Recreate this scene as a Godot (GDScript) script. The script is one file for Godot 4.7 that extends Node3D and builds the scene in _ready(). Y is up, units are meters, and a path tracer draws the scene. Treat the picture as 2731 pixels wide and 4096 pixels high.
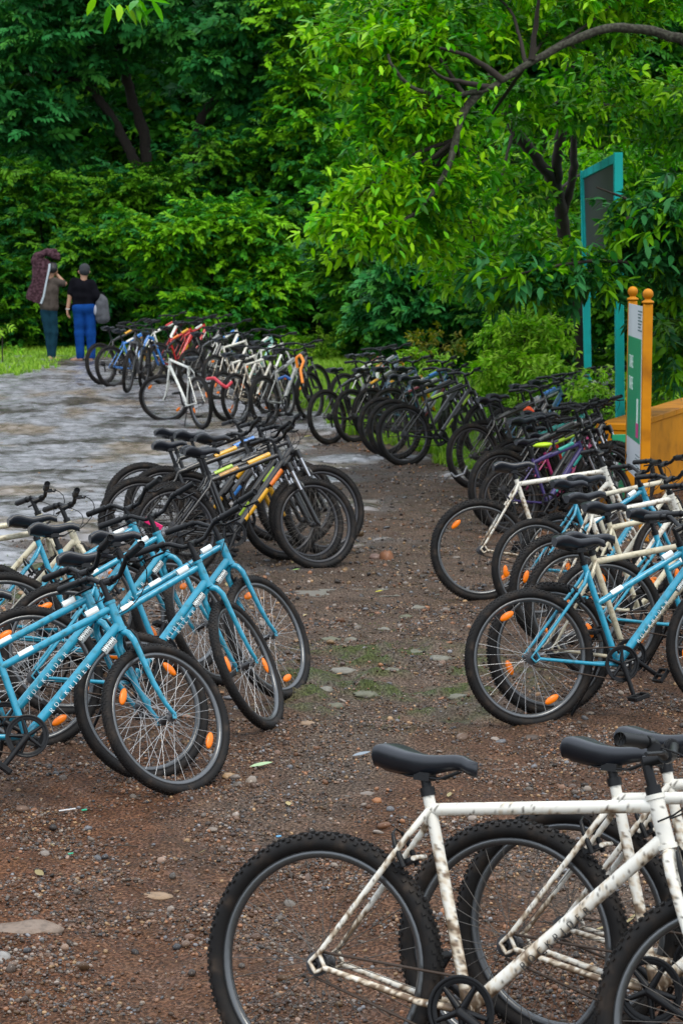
extends Node3D

# ------------------------------------------------------------------ mesh builder
class MB:
	var v := PackedVector3Array()
	var n := PackedVector3Array()
	var c := PackedColorArray()
	var i := PackedInt32Array()
	var col := Color(1, 1, 1)
	var fine := 0.0
	func vert(p: Vector3, nn: Vector3) -> int:
		v.append(p); n.append(nn); c.append(col)
		return v.size() - 1
	func tri(a: int, b: int, d: int) -> void:
		if (v[d] - v[a]).cross(v[b] - v[a]).dot(n[a] + n[b] + n[d]) < 0.0:
			i.append(a); i.append(d); i.append(b)
		else:
			i.append(a); i.append(b); i.append(d)
	func quad(a: int, b: int, d: int, e: int) -> void:
		tri(a, b, d); tri(a, d, e)
	func face(p: Array, nn: Vector3) -> void:
		var k := []
		for q in p: k.append(vert(q, nn))
		for j in range(1, k.size() - 1): tri(k[0], k[j], k[j + 1])
	func tube(pts: Array, rad, sides := 8, caps := true) -> void:
		if fine > 0.0:
			var p2 := []
			var r2 := []
			for k in pts.size() - 1:
				var cuts := maxi(1, int((pts[k + 1] - pts[k]).length() / fine))
				for q in cuts:
					var t := float(q) / cuts
					p2.append(pts[k].lerp(pts[k + 1], t))
					r2.append(lerpf(rad[k], rad[k + 1], t) if rad is Array else rad)
			p2.append(pts[pts.size() - 1])
			r2.append(rad[rad.size() - 1] if rad is Array else rad)
			pts = p2
			rad = r2
		var m := pts.size()
		var t0: Vector3 = (pts[1] - pts[0]).normalized()
		var side: Vector3 = t0.cross(Vector3.UP if absf(t0.y) < 0.9 else Vector3.RIGHT).normalized()
		var prev := -1
		for k in m:
			var t: Vector3 = (pts[mini(k + 1, m - 1)] - pts[maxi(k - 1, 0)]).normalized()
			side = (side - t * side.dot(t)).normalized()
			var up: Vector3 = side.cross(t)
			var r: float = rad[k] if rad is Array else rad
			var first := v.size()
			for s in sides:
				var a := TAU * s / sides
				var d: Vector3 = side * cos(a) + up * sin(a)
				vert(pts[k] + d * r, d)
			if prev >= 0:
				for s in sides:
					quad(prev + s, prev + (s + 1) % sides, first + (s + 1) % sides, first + s)
			prev = first
			if caps and (k == 0 or k == m - 1):
				var nn: Vector3 = -t if k == 0 else t
				var ring := []
				for s in sides: ring.append(v[first + s])
				face(ring, nn)
	func lathe(prof: Array, xf: Transform3D, segs := 32, closed := true) -> void:
		# prof: Vector2(radius, along axis z); normals smoothed over the profile
		var m := prof.size()
		var ctr := Vector2.ZERO
		for p in prof: ctr += p / m
		var nor := []
		for k in m:
			var a: Vector2 = prof[(k - 1 + m) % m] if closed or k > 0 else prof[k]
			var b: Vector2 = prof[(k + 1) % m] if closed or k < m - 1 else prof[k]
			var t: Vector2 = (b - a).normalized()
			var q := Vector2(t.y, -t.x)
			if q.dot(prof[k] - ctr) < 0 and closed: q = -q
			nor.append(q)
		var first := v.size()
		for s in segs:
			var a := TAU * s / segs
			for k in m:
				vert(xf * Vector3(prof[k].x * cos(a), prof[k].x * sin(a), prof[k].y), xf.basis * Vector3(nor[k].x * cos(a), nor[k].x * sin(a), nor[k].y))
		for s in segs:
			var s2 := (s + 1) % segs
			for k in (m if closed else m - 1):
				var k2 := (k + 1) % m
				quad(first + s * m + k, first + s * m + k2, first + s2 * m + k2, first + s2 * m + k)
	func box(ctr: Vector3, size: Vector3, b := Basis()) -> void:
		var h := size * 0.5
		for ax in 3:
			for sg in [-1.0, 1.0]:
				var nn := Vector3.ZERO; nn[ax] = sg
				var u := Vector3.ZERO; u[(ax + 1) % 3] = 1
				var w := Vector3.ZERO; w[(ax + 2) % 3] = 1
				var p := []
				for q in [[-1, -1], [1, -1], [1, 1], [-1, 1]]:
					p.append(ctr + b * ((nn + u * q[0] + w * q[1]) * h))
				face(p, b * nn)
	func bevel_box(ctr: Vector3, size: Vector3, e: float, b := Basis()) -> void:
		# a box with chamfered edges: three overlapping shells of faces
		var h := size * 0.5
		for ax in 3:
			var u := (ax + 1) % 3
			var w := (ax + 2) % 3
			for sg in [-1.0, 1.0]:
				var p := []
				for q in [[-1, -1], [1, -1], [1, 1], [-1, 1]]:
					var x := Vector3.ZERO
					x[ax] = sg * h[ax]; x[u] = q[0] * (h[u] - e); x[w] = q[1] * (h[w] - e)
					p.append(ctr + b * x)
				var nn := Vector3.ZERO; nn[ax] = sg
				face(p, b * nn)
			for s1 in [-1.0, 1.0]:
				for s2 in [-1.0, 1.0]:
					var nn := Vector3.ZERO; nn[u] = s1; nn[w] = s2
					var p := []
					for k in [-1.0, 1.0]:
						var x := Vector3.ZERO
						x[ax] = k * (h[ax] - e); x[u] = s1 * h[u]; x[w] = s2 * (h[w] - e)
						var y := Vector3.ZERO
						y[ax] = k * (h[ax] - e); y[u] = s1 * (h[u] - e); y[w] = s2 * h[w]
						if k < 0: p.append(ctr + b * x); p.append(ctr + b * y)
						else: p.append(ctr + b * y); p.append(ctr + b * x)
					face(p, (b * nn).normalized())
		for sx in [-1.0, 1.0]:
			for sy in [-1.0, 1.0]:
				for sz in [-1.0, 1.0]:
					var sv := Vector3(sx, sy, sz)
					var p := []
					for ax in 3:
						var x := sv * (h - Vector3.ONE * e); x[ax] = sv[ax] * h[ax]
						p.append(ctr + b * x)
					face(p, (b * sv).normalized())
	func ball(ctr: Vector3, r: Vector3, segs := 12, rings := 8, b := Basis()) -> void:
		var first := v.size()
		for k in rings + 1:
			var f := PI * k / rings
			for s in segs:
				var a := TAU * s / segs
				var d := Vector3(sin(f) * cos(a), cos(f), sin(f) * sin(a))
				vert(ctr + b * (d * r), (b * (d / r)).normalized())
		for k in rings:
			for s in segs:
				var s2 := (s + 1) % segs
				quad(first + k * segs + s, first + k * segs + s2, first + (k + 1) * segs + s2, first + (k + 1) * segs + s)
	func mesh(mat: Material, colours := false) -> ArrayMesh:
		var arr := []
		arr.resize(Mesh.ARRAY_MAX)
		arr[Mesh.ARRAY_VERTEX] = v
		arr[Mesh.ARRAY_NORMAL] = n
		if colours: arr[Mesh.ARRAY_COLOR] = c
		arr[Mesh.ARRAY_INDEX] = i
		var m := ArrayMesh.new()
		m.add_surface_from_arrays(Mesh.PRIMITIVE_TRIANGLES, arr)
		m.surface_set_material(0, mat)
		return m

# ------------------------------------------------------------------ naming
var used := {}
func numbered(called: String) -> String:
	var k: int = used.get(called, 0)
	used[called] = k + 1
	return called if k == 0 else "%s_%03d" % [called, k]

func thing(called: String, label: String, category: String, at := Vector3.ZERO, group := "") -> Node3D:
	var o := Node3D.new()
	o.name = numbered(called)
	add_child(o)
	o.position = at
	tag(o, label, category, group)
	return o

func tag(o: Node, label: String, category: String, group := "") -> void:
	o.set_meta("label", label)
	o.set_meta("category", category)
	if group: o.set_meta("group", group)

func part(called: String, mesh: Mesh, parent: Node3D, kind := "") -> MeshInstance3D:
	var o := MeshInstance3D.new()
	o.name = called
	o.mesh = mesh
	parent.add_child(o, true)
	if kind: o.set_meta("kind", kind)
	return o

func lone(called: String, mesh: Mesh, label: String, category: String, at := Vector3.ZERO, group := "") -> MeshInstance3D:
	var o := MeshInstance3D.new()
	o.name = numbered(called)
	o.mesh = mesh
	add_child(o)
	o.position = at
	tag(o, label, category, group)
	return o

func struct(called: String, mesh: Mesh) -> MeshInstance3D:
	var o := MeshInstance3D.new()
	o.name = called
	o.mesh = mesh
	o.set_meta("kind", "structure")
	add_child(o)
	return o

# ------------------------------------------------------------------ materials
func lin(r: float, g: float, b: float) -> Color:
	return Color(r, g, b).linear_to_srgb()

func noise_tex(freq: float, ramp: Array, size := 256, kind := FastNoiseLite.TYPE_SIMPLEX_SMOOTH, seed_ := 1, oct := 4) -> NoiseTexture2D:
	var f := FastNoiseLite.new()
	f.seed = seed_; f.noise_type = kind; f.frequency = freq; f.fractal_octaves = oct
	var t := NoiseTexture2D.new()
	t.width = size; t.height = size; t.seamless = true; t.noise = f
	if ramp:
		var gr := Gradient.new()
		var off := PackedFloat32Array()
		var cs := PackedColorArray()
		for r in ramp:
			off.append(r[0]); cs.append(r[1])
		gr.offsets = off; gr.colors = cs
		t.color_ramp = gr
	return t

func mat(c: Color, rough := 0.5, metal := 0.0) -> StandardMaterial3D:
	var m := StandardMaterial3D.new()
	m.albedo_color = c; m.roughness = rough; m.metallic = metal
	return m

func dull(m: StandardMaterial3D) -> StandardMaterial3D:
	m.metallic_specular = 0.36
	return m

func triplanar(m: StandardMaterial3D, tex: Texture2D, scale: float, world := false) -> StandardMaterial3D:
	m.albedo_texture = tex
	m.uv1_triplanar = true
	m.uv1_world_triplanar = world
	m.uv1_scale = Vector3.ONE * scale
	return m

var mud_tex: Texture2D
var heavy_mud_tex: Texture2D
var dust_tex: Texture2D
func paint(c: Color, mud := 0) -> StandardMaterial3D:
	var m := mat(c, 0.32 if mud == 0 else 0.42)
	m.clearcoat_enabled = mud == 0
	m.clearcoat = 0.5
	m.clearcoat_roughness = 0.12
	triplanar(m, [dust_tex, mud_tex, heavy_mud_tex][mud], [1.7, 3.4, 3.0][mud])
	return m

var M := {}
var PAINT := {}

# ------------------------------------------------------------------ terrain
var n_big := FastNoiseLite.new()
var n_mid := FastNoiseLite.new()
var n_fine := FastNoiseLite.new()
var n_ridge := FastNoiseLite.new()

func lie(x: float, z: float) -> float:
	return 0.35 * smoothstep(25.0, 38.0, -z)

func clay_share(x: float, z: float) -> float:
	var d := -z
	var edge := 0.0
	if d < 16.0: edge = remap(d, 10.0, 16.0, -4.4, -1.75)
	elif d < 24.0: edge = remap(d, 16.0, 24.0, -1.75, 0.35)
	else: edge = remap(d, 24.0, 40.0, 0.35, -1.6)
	return smoothstep(-1.5, 1.5, edge - x + n_big.get_noise_2d(x * 4.0, z * 4.0) * 2.4 + n_mid.get_noise_2d(x * 0.5, z * 0.5) * 0.8)

func floor_at(x: float, z: float) -> float:
	return lie(x, z) + maxf(0.0, (clay_share(x, z) - 0.5) * 0.08)

func gravel_height(x: float, z: float) -> float:
	var moss := moss_share(x, z)
	return lie(x, z) + n_ridge.get_noise_2d((x - z * 0.35) * 2.4, (z + x * 0.3) * 0.35) * 0.022 + n_mid.get_noise_2d(x, z) * 0.030 + n_fine.get_noise_2d(x, z) * 0.012 + moss * (0.02 + 0.085 * n_ridge.get_noise_2d(x * 2.4, z * 3.0))

func clay_height(x: float, z: float) -> float:
	# worn sheets of wet rock and clay: broad flats that break off in thin, low steps
	var q := n_ridge.get_noise_2d(x * 0.30 + z * 0.12, z * 0.34) * 4.0 + n_mid.get_noise_2d(x * 0.55, z * 0.8) * 0.75 + 20.0
	var step := floorf(q) + smoothstep(0.0, 0.16, q - floorf(q))
	return lie(x, z) + (step - 20.0) * 0.013 + n_mid.get_noise_2d(x * 1.3 + z * 0.5, z * 1.2) * 0.018 + n_fine.get_noise_2d(x * 0.5 + z * 0.3, z * 0.8) * 0.010 + minf(clay_share(x, z) - 0.5, 0.0) * 0.20 + maxf(clay_share(x, z) - 0.5, 0.0) * 0.08

func moss_share(x: float, z: float) -> float:
	var d := Vector2((x - 0.28) / 1.1, (z + 11.6) / 1.5).length()
	var e := Vector2((x + 2.7) / 1.3, (z + 15.0) / 1.8).length()
	var s := maxf(1.0 - smoothstep(0.35, 1.1, d), 1.0 - smoothstep(0.4, 1.1, e))
	return s * smoothstep(-0.25, 0.35, n_mid.get_noise_2d(x * 1.1 + 40.0, z * 1.6))

func gravel_colour(x: float, z: float) -> Color:
	var base := Color(0.112, 0.057, 0.032)
	var red := Color(0.134, 0.061, 0.031)
	var grey := Color(0.125, 0.099, 0.078)
	var a := n_big.get_noise_2d(x * 3.0, z * 2.0)
	var c := base.lerp(red, smoothstep(0.0, 0.5, a))
	var grey_share := smoothstep(0.1, -0.45, n_big.get_noise_2d(x * 5.0 + 9.0, z * 2.4 - 3.0))
	grey_share = maxf(grey_share * 0.75, smoothstep(8.5, 13.0, -z) * 0.65 * smoothstep(2.4, 0.6, x))
	c = c.lerp(grey, grey_share)
	c = c * (0.72 + 0.62 * clampf(n_mid.get_noise_2d(x * 2.3, z * 2.3) * 0.9 + 0.5, 0.0, 1.0))
	c = c.lerp(Color(0.150, 0.135, 0.128), smoothstep(0.04, 0.45, clay_share(x, z)) * 0.85)
	var moss := moss_share(x, z)
	c = c.lerp(Color(0.13, 0.125, 0.09), moss * 0.5)
	c = c.lerp(Color(0.068, 0.092, 0.022), moss * 0.97 * smoothstep(-0.25, 0.12, n_ridge.get_noise_2d(x * 4.0, z * 3.0)))
	var grass := smoothstep(38.2, 39.6, -z + x * 0.02 + (3.2 if x < -4.95 else 0.0)) + smoothstep(0.0, 0.7, x - (1.35 - (-z - 23.0) * 0.26)) * smoothstep(22.5, 25.0, -z)
	c = c.lerp(Color(0.10, 0.17, 0.015), clampf(grass, 0.0, 1.0))
	return Color(c.r, c.g, c.b)

func clay_colour(x: float, z: float) -> Color:
	var c := Color(0.285, 0.290, 0.315).lerp(Color(0.22, 0.165, 0.110), 0.8 * smoothstep(0.05, 0.5, n_big.get_noise_2d(x * 5.0, z * 3.4)))
	var gap := n_mid.get_noise_2d(x * 0.26 + z * 0.16 + 7.0, z * 0.55) + 0.22 * n_fine.get_noise_2d(x * 0.25 + z * 0.12, z * 0.5)
	c = c.lerp(Color(0.060, 0.050, 0.042), 0.88 * smoothstep(-0.10, -0.36, gap))
	return c.lerp(Color(0.12, 0.085, 0.06), smoothstep(0.75, 0.35, clay_share(x, z)) * 0.8)

func grid(xs: PackedFloat32Array, zs: PackedFloat32Array, height: Callable, tint: Callable, m: Material) -> ArrayMesh:
	var w := xs.size()
	var h := zs.size()
	var v := PackedVector3Array(); v.resize(w * h)
	var n := PackedVector3Array(); n.resize(w * h)
	var c := PackedColorArray(); c.resize(w * h)
	for j in h:
		for k in w:
			v[j * w + k] = Vector3(xs[k], height.call(xs[k], zs[j]), zs[j])
			c[j * w + k] = tint.call(xs[k], zs[j])
	for j in h:
		for k in w:
			var dx: Vector3 = v[j * w + mini(k + 1, w - 1)] - v[j * w + maxi(k - 1, 0)]
			var dz: Vector3 = v[mini(j + 1, h - 1) * w + k] - v[maxi(j - 1, 0) * w + k]
			var q := dz.cross(dx).normalized()
			n[j * w + k] = q if q.y > 0 else -q
	var idx := PackedInt32Array(); idx.resize((w - 1) * (h - 1) * 6)
	var at := 0
	for j in h - 1:
		for k in w - 1:
			var a := j * w + k
			for q in [a, a + 1, a + w, a + 1, a + w + 1, a + w]:
				idx[at] = q; at += 1
	if (v[idx[2]] - v[idx[0]]).cross(v[idx[1]] - v[idx[0]]).y < 0:
		idx.reverse()
	var arr := []
	arr.resize(Mesh.ARRAY_MAX)
	arr[Mesh.ARRAY_VERTEX] = v; arr[Mesh.ARRAY_NORMAL] = n; arr[Mesh.ARRAY_COLOR] = c; arr[Mesh.ARRAY_INDEX] = idx
	var me := ArrayMesh.new()
	me.add_surface_from_arrays(Mesh.PRIMITIVE_TRIANGLES, arr)
	me.surface_set_material(0, m)
	return me

func steps(a: float, b: float, near: float, far: float) -> PackedFloat32Array:
	# positions from a to b whose spacing grows from near to far
	var out := PackedFloat32Array()
	var p := 0.0
	var span := absf(b - a)
	while p < span:
		out.append(a + signf(b - a) * p)
		p += lerpf(near, far, p / span)
	out.append(b)
	return out

# ------------------------------------------------------------------ bicycles
const HEAD_DIR := Vector3(-0.342, 0.94, 0)
const FWD := Vector3(0.94, 0.342, 0)
var GEO := {
	"H": {"R": 0.345, "rt": 0.0235, "axle": Vector3(1.10, 0.345, 0), "fork": 0.42, "head": 0.14, "bb": Vector3(0.48, 0.29, 0), "seat": Vector3(0.325, 0.785, 0), "join": 0.62, "post": 0.09, "dt": 0.0215, "tt": 0.0165, "st": 0.0155, "bar": 0.62, "rise": 0.055, "quill": 0.085},
	"M": {"R": 0.348, "rt": 0.0255, "axle": Vector3(1.13, 0.348, 0), "fork": 0.45, "head": 0.14, "bb": Vector3(0.43, 0.29, 0), "seat": Vector3(0.268, 0.815, 0), "join": 0.955, "post": 0.065, "dt": 0.0185, "tt": 0.0170, "st": 0.0160, "bar": 0.62, "rise": 0.03, "quill": 0.085},
	"S": {"R": 0.345, "rt": 0.0270, "axle": Vector3(1.10, 0.345, 0), "fork": 0.48, "head": 0.12, "bb": Vector3(0.43, 0.30, 0), "seat": Vector3(0.298, 0.74, 0), "join": 0.93, "post": 0.15, "dt": 0.0260, "tt": 0.0200, "st": 0.0165, "bar": 0.68, "rise": 0.035, "quill": 0.075},
}
var proto := {}

func wheel(ty: String, rear: bool) -> MeshInstance3D:
	var g: Dictionary = GEO[ty]
	var R: float = g.R
	var rt: float = g.rt
	var rim_o := R - 2.0 * rt + 0.007
	var rim_i := rim_o - 0.024
	var b := MB.new()
	b.lathe([Vector2(rim_o, -0.0125), Vector2(rim_o, 0.0125), Vector2(rim_o - 0.014, 0.0125), Vector2(rim_i, 0.006), Vector2(rim_i, -0.006), Vector2(rim_o - 0.014, -0.0125)], Transform3D(), 64)
	var rim := b.mesh(M.rim_bright if ty != "S" else M.rim_dark)
	var w := MeshInstance3D.new()
	w.mesh = rim
	w.name = "rear_wheel" if rear else "front_wheel"
	# tyre with its tread blocks
	b = MB.new()
	var prof := []
	for k in 12:
		var a := TAU * k / 12.0
		prof.append(Vector2(R - rt + rt * 0.97 * cos(a), rt * 1.02 * sin(a)))
	b.lathe(prof, Transform3D(), 64)
	var rows: Array = [[0.0, 0.010, 0.013, 0.0055], [0.5, 0.010, 0.011, 0.0055], [-0.5, 0.010, 0.011, 0.0055], [0.98, 0.010, 0.010, 0.006], [-0.98, 0.010, 0.010, 0.006]]
	var count := 62
	if ty == "H":
		rows = [[0.0, 0.009, 0.010, 0.0025], [0.5, 0.008, 0.010, 0.003], [-0.5, 0.008, 0.010, 0.003], [0.95, 0.007, 0.010, 0.003], [-0.95, 0.007, 0.010, 0.003]]
		count = 84
	elif ty == "S":
		count = 76
	for k in count:
		for r in rows:
			var a: float = TAU * (k + (0.5 if absf(absf(r[0]) - 0.5) < 0.1 else 0.0)) / count
			var rad := Vector3(cos(a), sin(a), 0)
			var outv: Vector3 = rad * cos(r[0]) + Vector3(0, 0, 1) * sin(r[0])
			var tang := Vector3(-sin(a), cos(a), 0)
			var p: Vector3 = rad * (R - rt) + outv * (rt + r[3] * 0.5 - 0.0015)
			b.box(p, Vector3(r[1], r[3], r[2]), Basis(tang, outv, tang.cross(outv)))
	var ty_part := part("tyre", b.mesh(M.tyre), w)
	# spokes and nipples in one mass
	b = MB.new()
	for k in 32:
		var sg := 1.0 if k % 2 == 0 else -1.0
		var a0 := TAU * (k + (3.2 if (k / 2) % 2 == 0 else -3.2)) / 32.0
		var a1 := TAU * k / 32.0
		b.tube([Vector3(cos(a0) * 0.022, sin(a0) * 0.022, sg * 0.029), Vector3(cos(a1) * rim_i, sin(a1) * rim_i, 0)], 0.0013, 3, false)
	part("spokes", b.mesh(M.spoke if ty == "H" else M.spoke_dull), w, "stuff")
	b = MB.new()
	b.lathe([Vector2(0.003, -0.06), Vector2(0.006, -0.055), Vector2(0.006, -0.036), Vector2(0.024, -0.032), Vector2(0.024, -0.027), Vector2(0.014, -0.022), Vector2(0.014, 0.022), Vector2(0.024, 0.027), Vector2(0.024, 0.032), Vector2(0.006, 0.036), Vector2(0.006, 0.055), Vector2(0.003, 0.06)], Transform3D(), 14, false)
	if rear:
		for k in 6:
			var rr := (0.046 if ty == "S" else 0.033) - k * 0.004
			b.lathe([Vector2(0.012, 0.034 + k * 0.004), Vector2(rr, 0.034 + k * 0.004), Vector2(rr, 0.0365 + k * 0.004), Vector2(0.012, 0.0365 + k * 0.004)], Transform3D(), 22)
	part("hub", b.mesh(M.dark_metal), w)
	if ty != "S":
		for k in (2 if not rear else 2):
			b = MB.new()
			var a := PI * k + 0.4
			var rr := R * 0.70
			var bs := Basis(Vector3(-sin(a), cos(a), 0), Vector3(cos(a), sin(a), 0), Vector3(0, 0, -1))
			b.ball(Vector3(cos(a) * rr, sin(a) * rr, 0.0), Vector3(0.042, 0.0185, 0.011), 14, 7, bs)
			part("reflector", b.mesh(M.orange), w)
	return w

func saddle_mesh() -> ArrayMesh:
	var b := MB.new()
	var prev := -1
	var N := 14
	for k in 15:
		var t := k / 14.0
		var x := lerpf(-0.135, 0.14, t)
		var half := 0.078 * (1.0 - smoothstep(0.15, 0.62, t)) + 0.021
		if t < 0.12: half *= sqrt(clampf(t / 0.12, 0.02, 1.0)) * 0.7 + 0.3
		if t > 0.93: half *= sqrt(clampf((1.0 - t) / 0.07, 0.03, 1.0))
		var top := 0.022 * (1.0 - smoothstep(0.05, 0.5, t)) + 0.010 * smoothstep(0.5, 0.85, t) - 0.016 * smoothstep(0.82, 1.0, t)
		if t < 0.12: top -= 0.020 * pow(1.0 - t / 0.12, 1.5)
		var thick := lerpf(0.078, 0.042, smoothstep(0.1, 0.9, t))
		if t < 0.12: thick *= 0.65 + 0.35 * t / 0.12
		var first := b.v.size()
		for s in N:
			var a := TAU * s / N
			var ca := cos(a)
			var sa := sin(a)
			var y := 0.0
			if sa > 0: y = top - 0.020 + 0.020 * pow(sa, 0.8)
			else: y = top - 0.020 + (thick - 0.020) * sa
			var wz := half * signf(ca) * pow(absf(ca), 0.75) * (1.0 if sa > -0.2 else 0.8)
			b.vert(Vector3(x, y, wz), Vector3(0, sa * 1.2, ca * (0.7 if half > 0.05 else 1.0)).normalized())
		if prev >= 0:
			for s in N: b.quad(prev + s, prev + (s + 1) % N, first + (s + 1) % N, first + s)
		if k == 0 or k == 14:
			var ring := []
			for s in N: ring.append(b.v[first + s])
			b.face(ring, Vector3(-1 if k == 0 else 1, 0, 0))
		prev = first
	# rails
	var m := b.mesh(M.saddle)
	return m

func text_mesh(s: String, height: float, m: Material, depth := 0.004) -> TextMesh:
	var t := TextMesh.new()
	var f := SystemFont.new()
	f.font_names = PackedStringArray(["Droid Sans"])
	f.font_weight = 500
	t.font = f
	t.text = s
	t.font_size = 32
	t.pixel_size = height / 23.0
	t.depth = depth
	t.curve_step = 2.0
	t.material = m
	return t

func muddy(b: MB) -> void:
	# splashed and dried mud: thickest low down, on undersides and behind the rear wheel's throw; specks elsewhere
	for k in b.v.size():
		var p := b.v[k]
		var coarse := n_mid.get_noise_3d(p.x * 4.0, p.y * 4.0, p.z * 9.0)
		var fine := n_fine.get_noise_3d(p.x * 4.5, p.y * 4.5, p.z * 4.5)
		var under := clampf(-b.n[k].y, 0.0, 1.0) * 0.34 + clampf(-b.n[k].x, 0.0, 1.0) * 0.12
		var low := smoothstep(0.86, 0.28, p.y) * 0.34
		var throw := smoothstep(0.13, 0.02, absf(Vector2(p.x, p.y - 0.348).length() - 0.40)) * 0.16
		var val := coarse * 0.42 + fine * 0.5 + under + low + throw
		var m := smoothstep(0.40, 0.58, val)
		var speck := smoothstep(0.40, 0.46, n_fine.get_noise_3d(p.x * 11.0 + 5.0, p.y * 11.0, p.z * 11.0))
		var c := Color(1, 1, 1).lerp(Color(0.72, 0.58, 0.42), smoothstep(0.18, 0.45, val) * 0.75)
		c = c.lerp(Color(0.17, 0.10, 0.055), m * 0.92)
		c = c.lerp(Color(0.06, 0.045, 0.035), maxf(speck * 0.9, smoothstep(0.75, 0.95, val)))
		b.c[k] = c

func make_bike(ty: String) -> Node3D:
	var g: Dictionary = GEO[ty]
	var root := Node3D.new()
	root.name = "bicycle"
	var axle: Vector3 = g.axle
	var bb: Vector3 = g.bb
	var rear := Vector3(0, g.R, 0)
	var crown: Vector3 = axle - FWD * 0.045 + HEAD_DIR * g.fork
	var hb: Vector3 = crown + HEAD_DIR * 0.012
	var ht: Vector3 = hb + HEAD_DIR * g.head
	var seat: Vector3 = g.seat
	var sdir := (seat - bb).normalized()
	var join: Vector3 = bb.lerp(seat, g.join)
	# frame
	var b := MB.new()
	if ty == "M": b.fine = 0.006
	b.tube([bb - sdir * 0.01, seat + sdir * 0.02], g.st, 12)
	b.tube([join, ht - HEAD_DIR * 0.03], g.tt, 12)
	b.tube([bb, hb + HEAD_DIR * 0.03], g.dt, 14)
	b.tube([hb, ht], 0.0215, 14)
	b.tube([hb, hb + HEAD_DIR * 0.012], 0.0255, 14)
	b.tube([ht - HEAD_DIR * 0.012, ht], 0.0255, 14)
	b.tube([bb + Vector3(0, 0, -0.036), bb + Vector3(0, 0, 0.036)], 0.022, 14)
	for s in [-1.0, 1.0]:
		b.tube([bb + Vector3(-0.03, 0, s * 0.03), bb + Vector3(-0.12, 0.004, s * 0.045), rear + Vector3(0.03, -0.004, s * 0.058)], [0.0115, 0.0105, 0.008], 9)
		b.tube([seat - sdir * 0.025 + Vector3(0, 0, s * 0.014), seat - sdir * 0.09 + Vector3(-0.055, 0, s * 0.042), rear + Vector3(0.012, 0.03, s * 0.058)], [0.0095, 0.009, 0.0075], 9)
		b.tube([rear + Vector3(0.034, -0.004, s * 0.058), rear + Vector3(0.012, 0.034, s * 0.058), rear + Vector3(-0.012, 0.006, s * 0.058), rear + Vector3(0.008, -0.02, s * 0.058), rear + Vector3(0.034, -0.004, s * 0.058)], 0.006, 6)
	b.tube([seat - sdir * 0.16 + Vector3(-0.062, 0.0, -0.04), seat - sdir * 0.16 + Vector3(-0.062, 0.0, 0.04)], 0.007, 8)
	if ty == "M": muddy(b)
	var fr := part("frame", b.mesh(M.plain, ty == "M"), root)
	# lettering along the down tube, both sides
	var dt_dir := (hb + HEAD_DIR * 0.03 - bb).normalized()
	if ty != "S":
		for s in [1.0, -1.0]:
			var t := part("lettering", text_mesh("R  O  C  K  R  I  D  E  R", 0.0205 if ty == "H" else 0.0185, M.letter_white if ty == "H" else M.letter_dark), fr)
			var x: Vector3 = dt_dir * s
			var z: Vector3 = Vector3(0, 0, s)
			t.transform = Transform3D(Basis(x, z.cross(x), z), bb.lerp(hb, 0.45) + z * (g.dt - 0.0025))
		b = MB.new()
		var a0: Vector3 = bb.lerp(hb, 0.80)
		b.tube([a0, a0 + dt_dir * 0.074], g.dt + 0.0008, 14, false)
		if ty == "H": part("sticker", b.mesh(M.sticker), fr)
		if ty == "H":
			for s in [1.0, -1.0]:
				var t := part("lettering", text_mesh("BTWIN", 0.027, M.letter_black), fr)
				var x: Vector3 = dt_dir * s
				var z: Vector3 = Vector3(0, 0, s)
				t.transform = Transform3D(Basis(x * 0.62, z.cross(x), z), a0 + dt_dir * 0.037 + z * (g.dt - 0.0015))
		b = MB.new()
		var tt_dir := (ht - HEAD_DIR * 0.03 - join).normalized()
		if ty == "H": b.tube([join.lerp(ht, 0.16), join.lerp(ht, 0.16) + tt_dir * 0.07], g.tt + 0.0007, 12, false)
		if ty == "H":
			part("sticker", b.mesh(M.sticker), fr)
			b = MB.new()
			b.tube([join.lerp(ht, 0.78), join.lerp(ht, 0.78) + tt_dir * 0.06], g.tt + 0.0007, 12, false)
			part("sticker", b.mesh(M.sticker), fr)
	else:
		for k in 3:
			b = MB.new()
			var f0: float = [0.22, 0.48, 0.72][k]
			b.tube([bb.lerp(hb, f0), bb.lerp(hb, f0 + [0.2, 0.18, 0.22][k])], g.dt + 0.0008, 14, false)
			part("decal", b.mesh(M.plain), fr)
		b = MB.new()
		b.tube([join.lerp(ht, 0.12), join.lerp(ht, 0.4)], g.tt + 0.0007, 12, false)
		part("decal", b.mesh(M.plain), fr)
		b = MB.new()
		b.tube([join.lerp(ht, 0.55), join.lerp(ht, 0.88)], g.tt + 0.0007, 12, false)
		part("decal", b.mesh(M.plain), fr)
	# chain, derailleur
	b = MB.new()
	for s in [1.0, -1.0]:
		var ring_r := 0.085
		var p0 := bb + Vector3(-0.01, ring_r * s, 0.046)
		var p1 := rear + Vector3(0.0, 0.035 * s, 0.044)
		if s < 0 and ty == "S": p1 = rear + Vector3(0.03, -0.13, 0.044)
		b.tube([p0, p1], 0.0042, 5)
	if ty == "S": b.tube([rear + Vector3(0.03, -0.13, 0.044), rear + Vector3(0.015, -0.05, 0.044), rear + Vector3(-0.03, -0.035, 0.044)], 0.0042, 5)
	part("chain", b.mesh(M.chain), root)
	b = MB.new()
	if ty == "S": b.box(rear + Vector3(0.02, -0.085, 0.05), Vector3(0.022, 0.11, 0.012), Basis(Vector3(0, 0, 1), 0.12))
	b.box(rear + Vector3(0.005, -0.03, 0.062), Vector3(0.035, 0.035, 0.02))
	if ty == "S": part("derailleur", b.mesh(M.black_metal), root)
	# cranks
	var crank := Node3D.new()
	b = MB.new()
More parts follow.
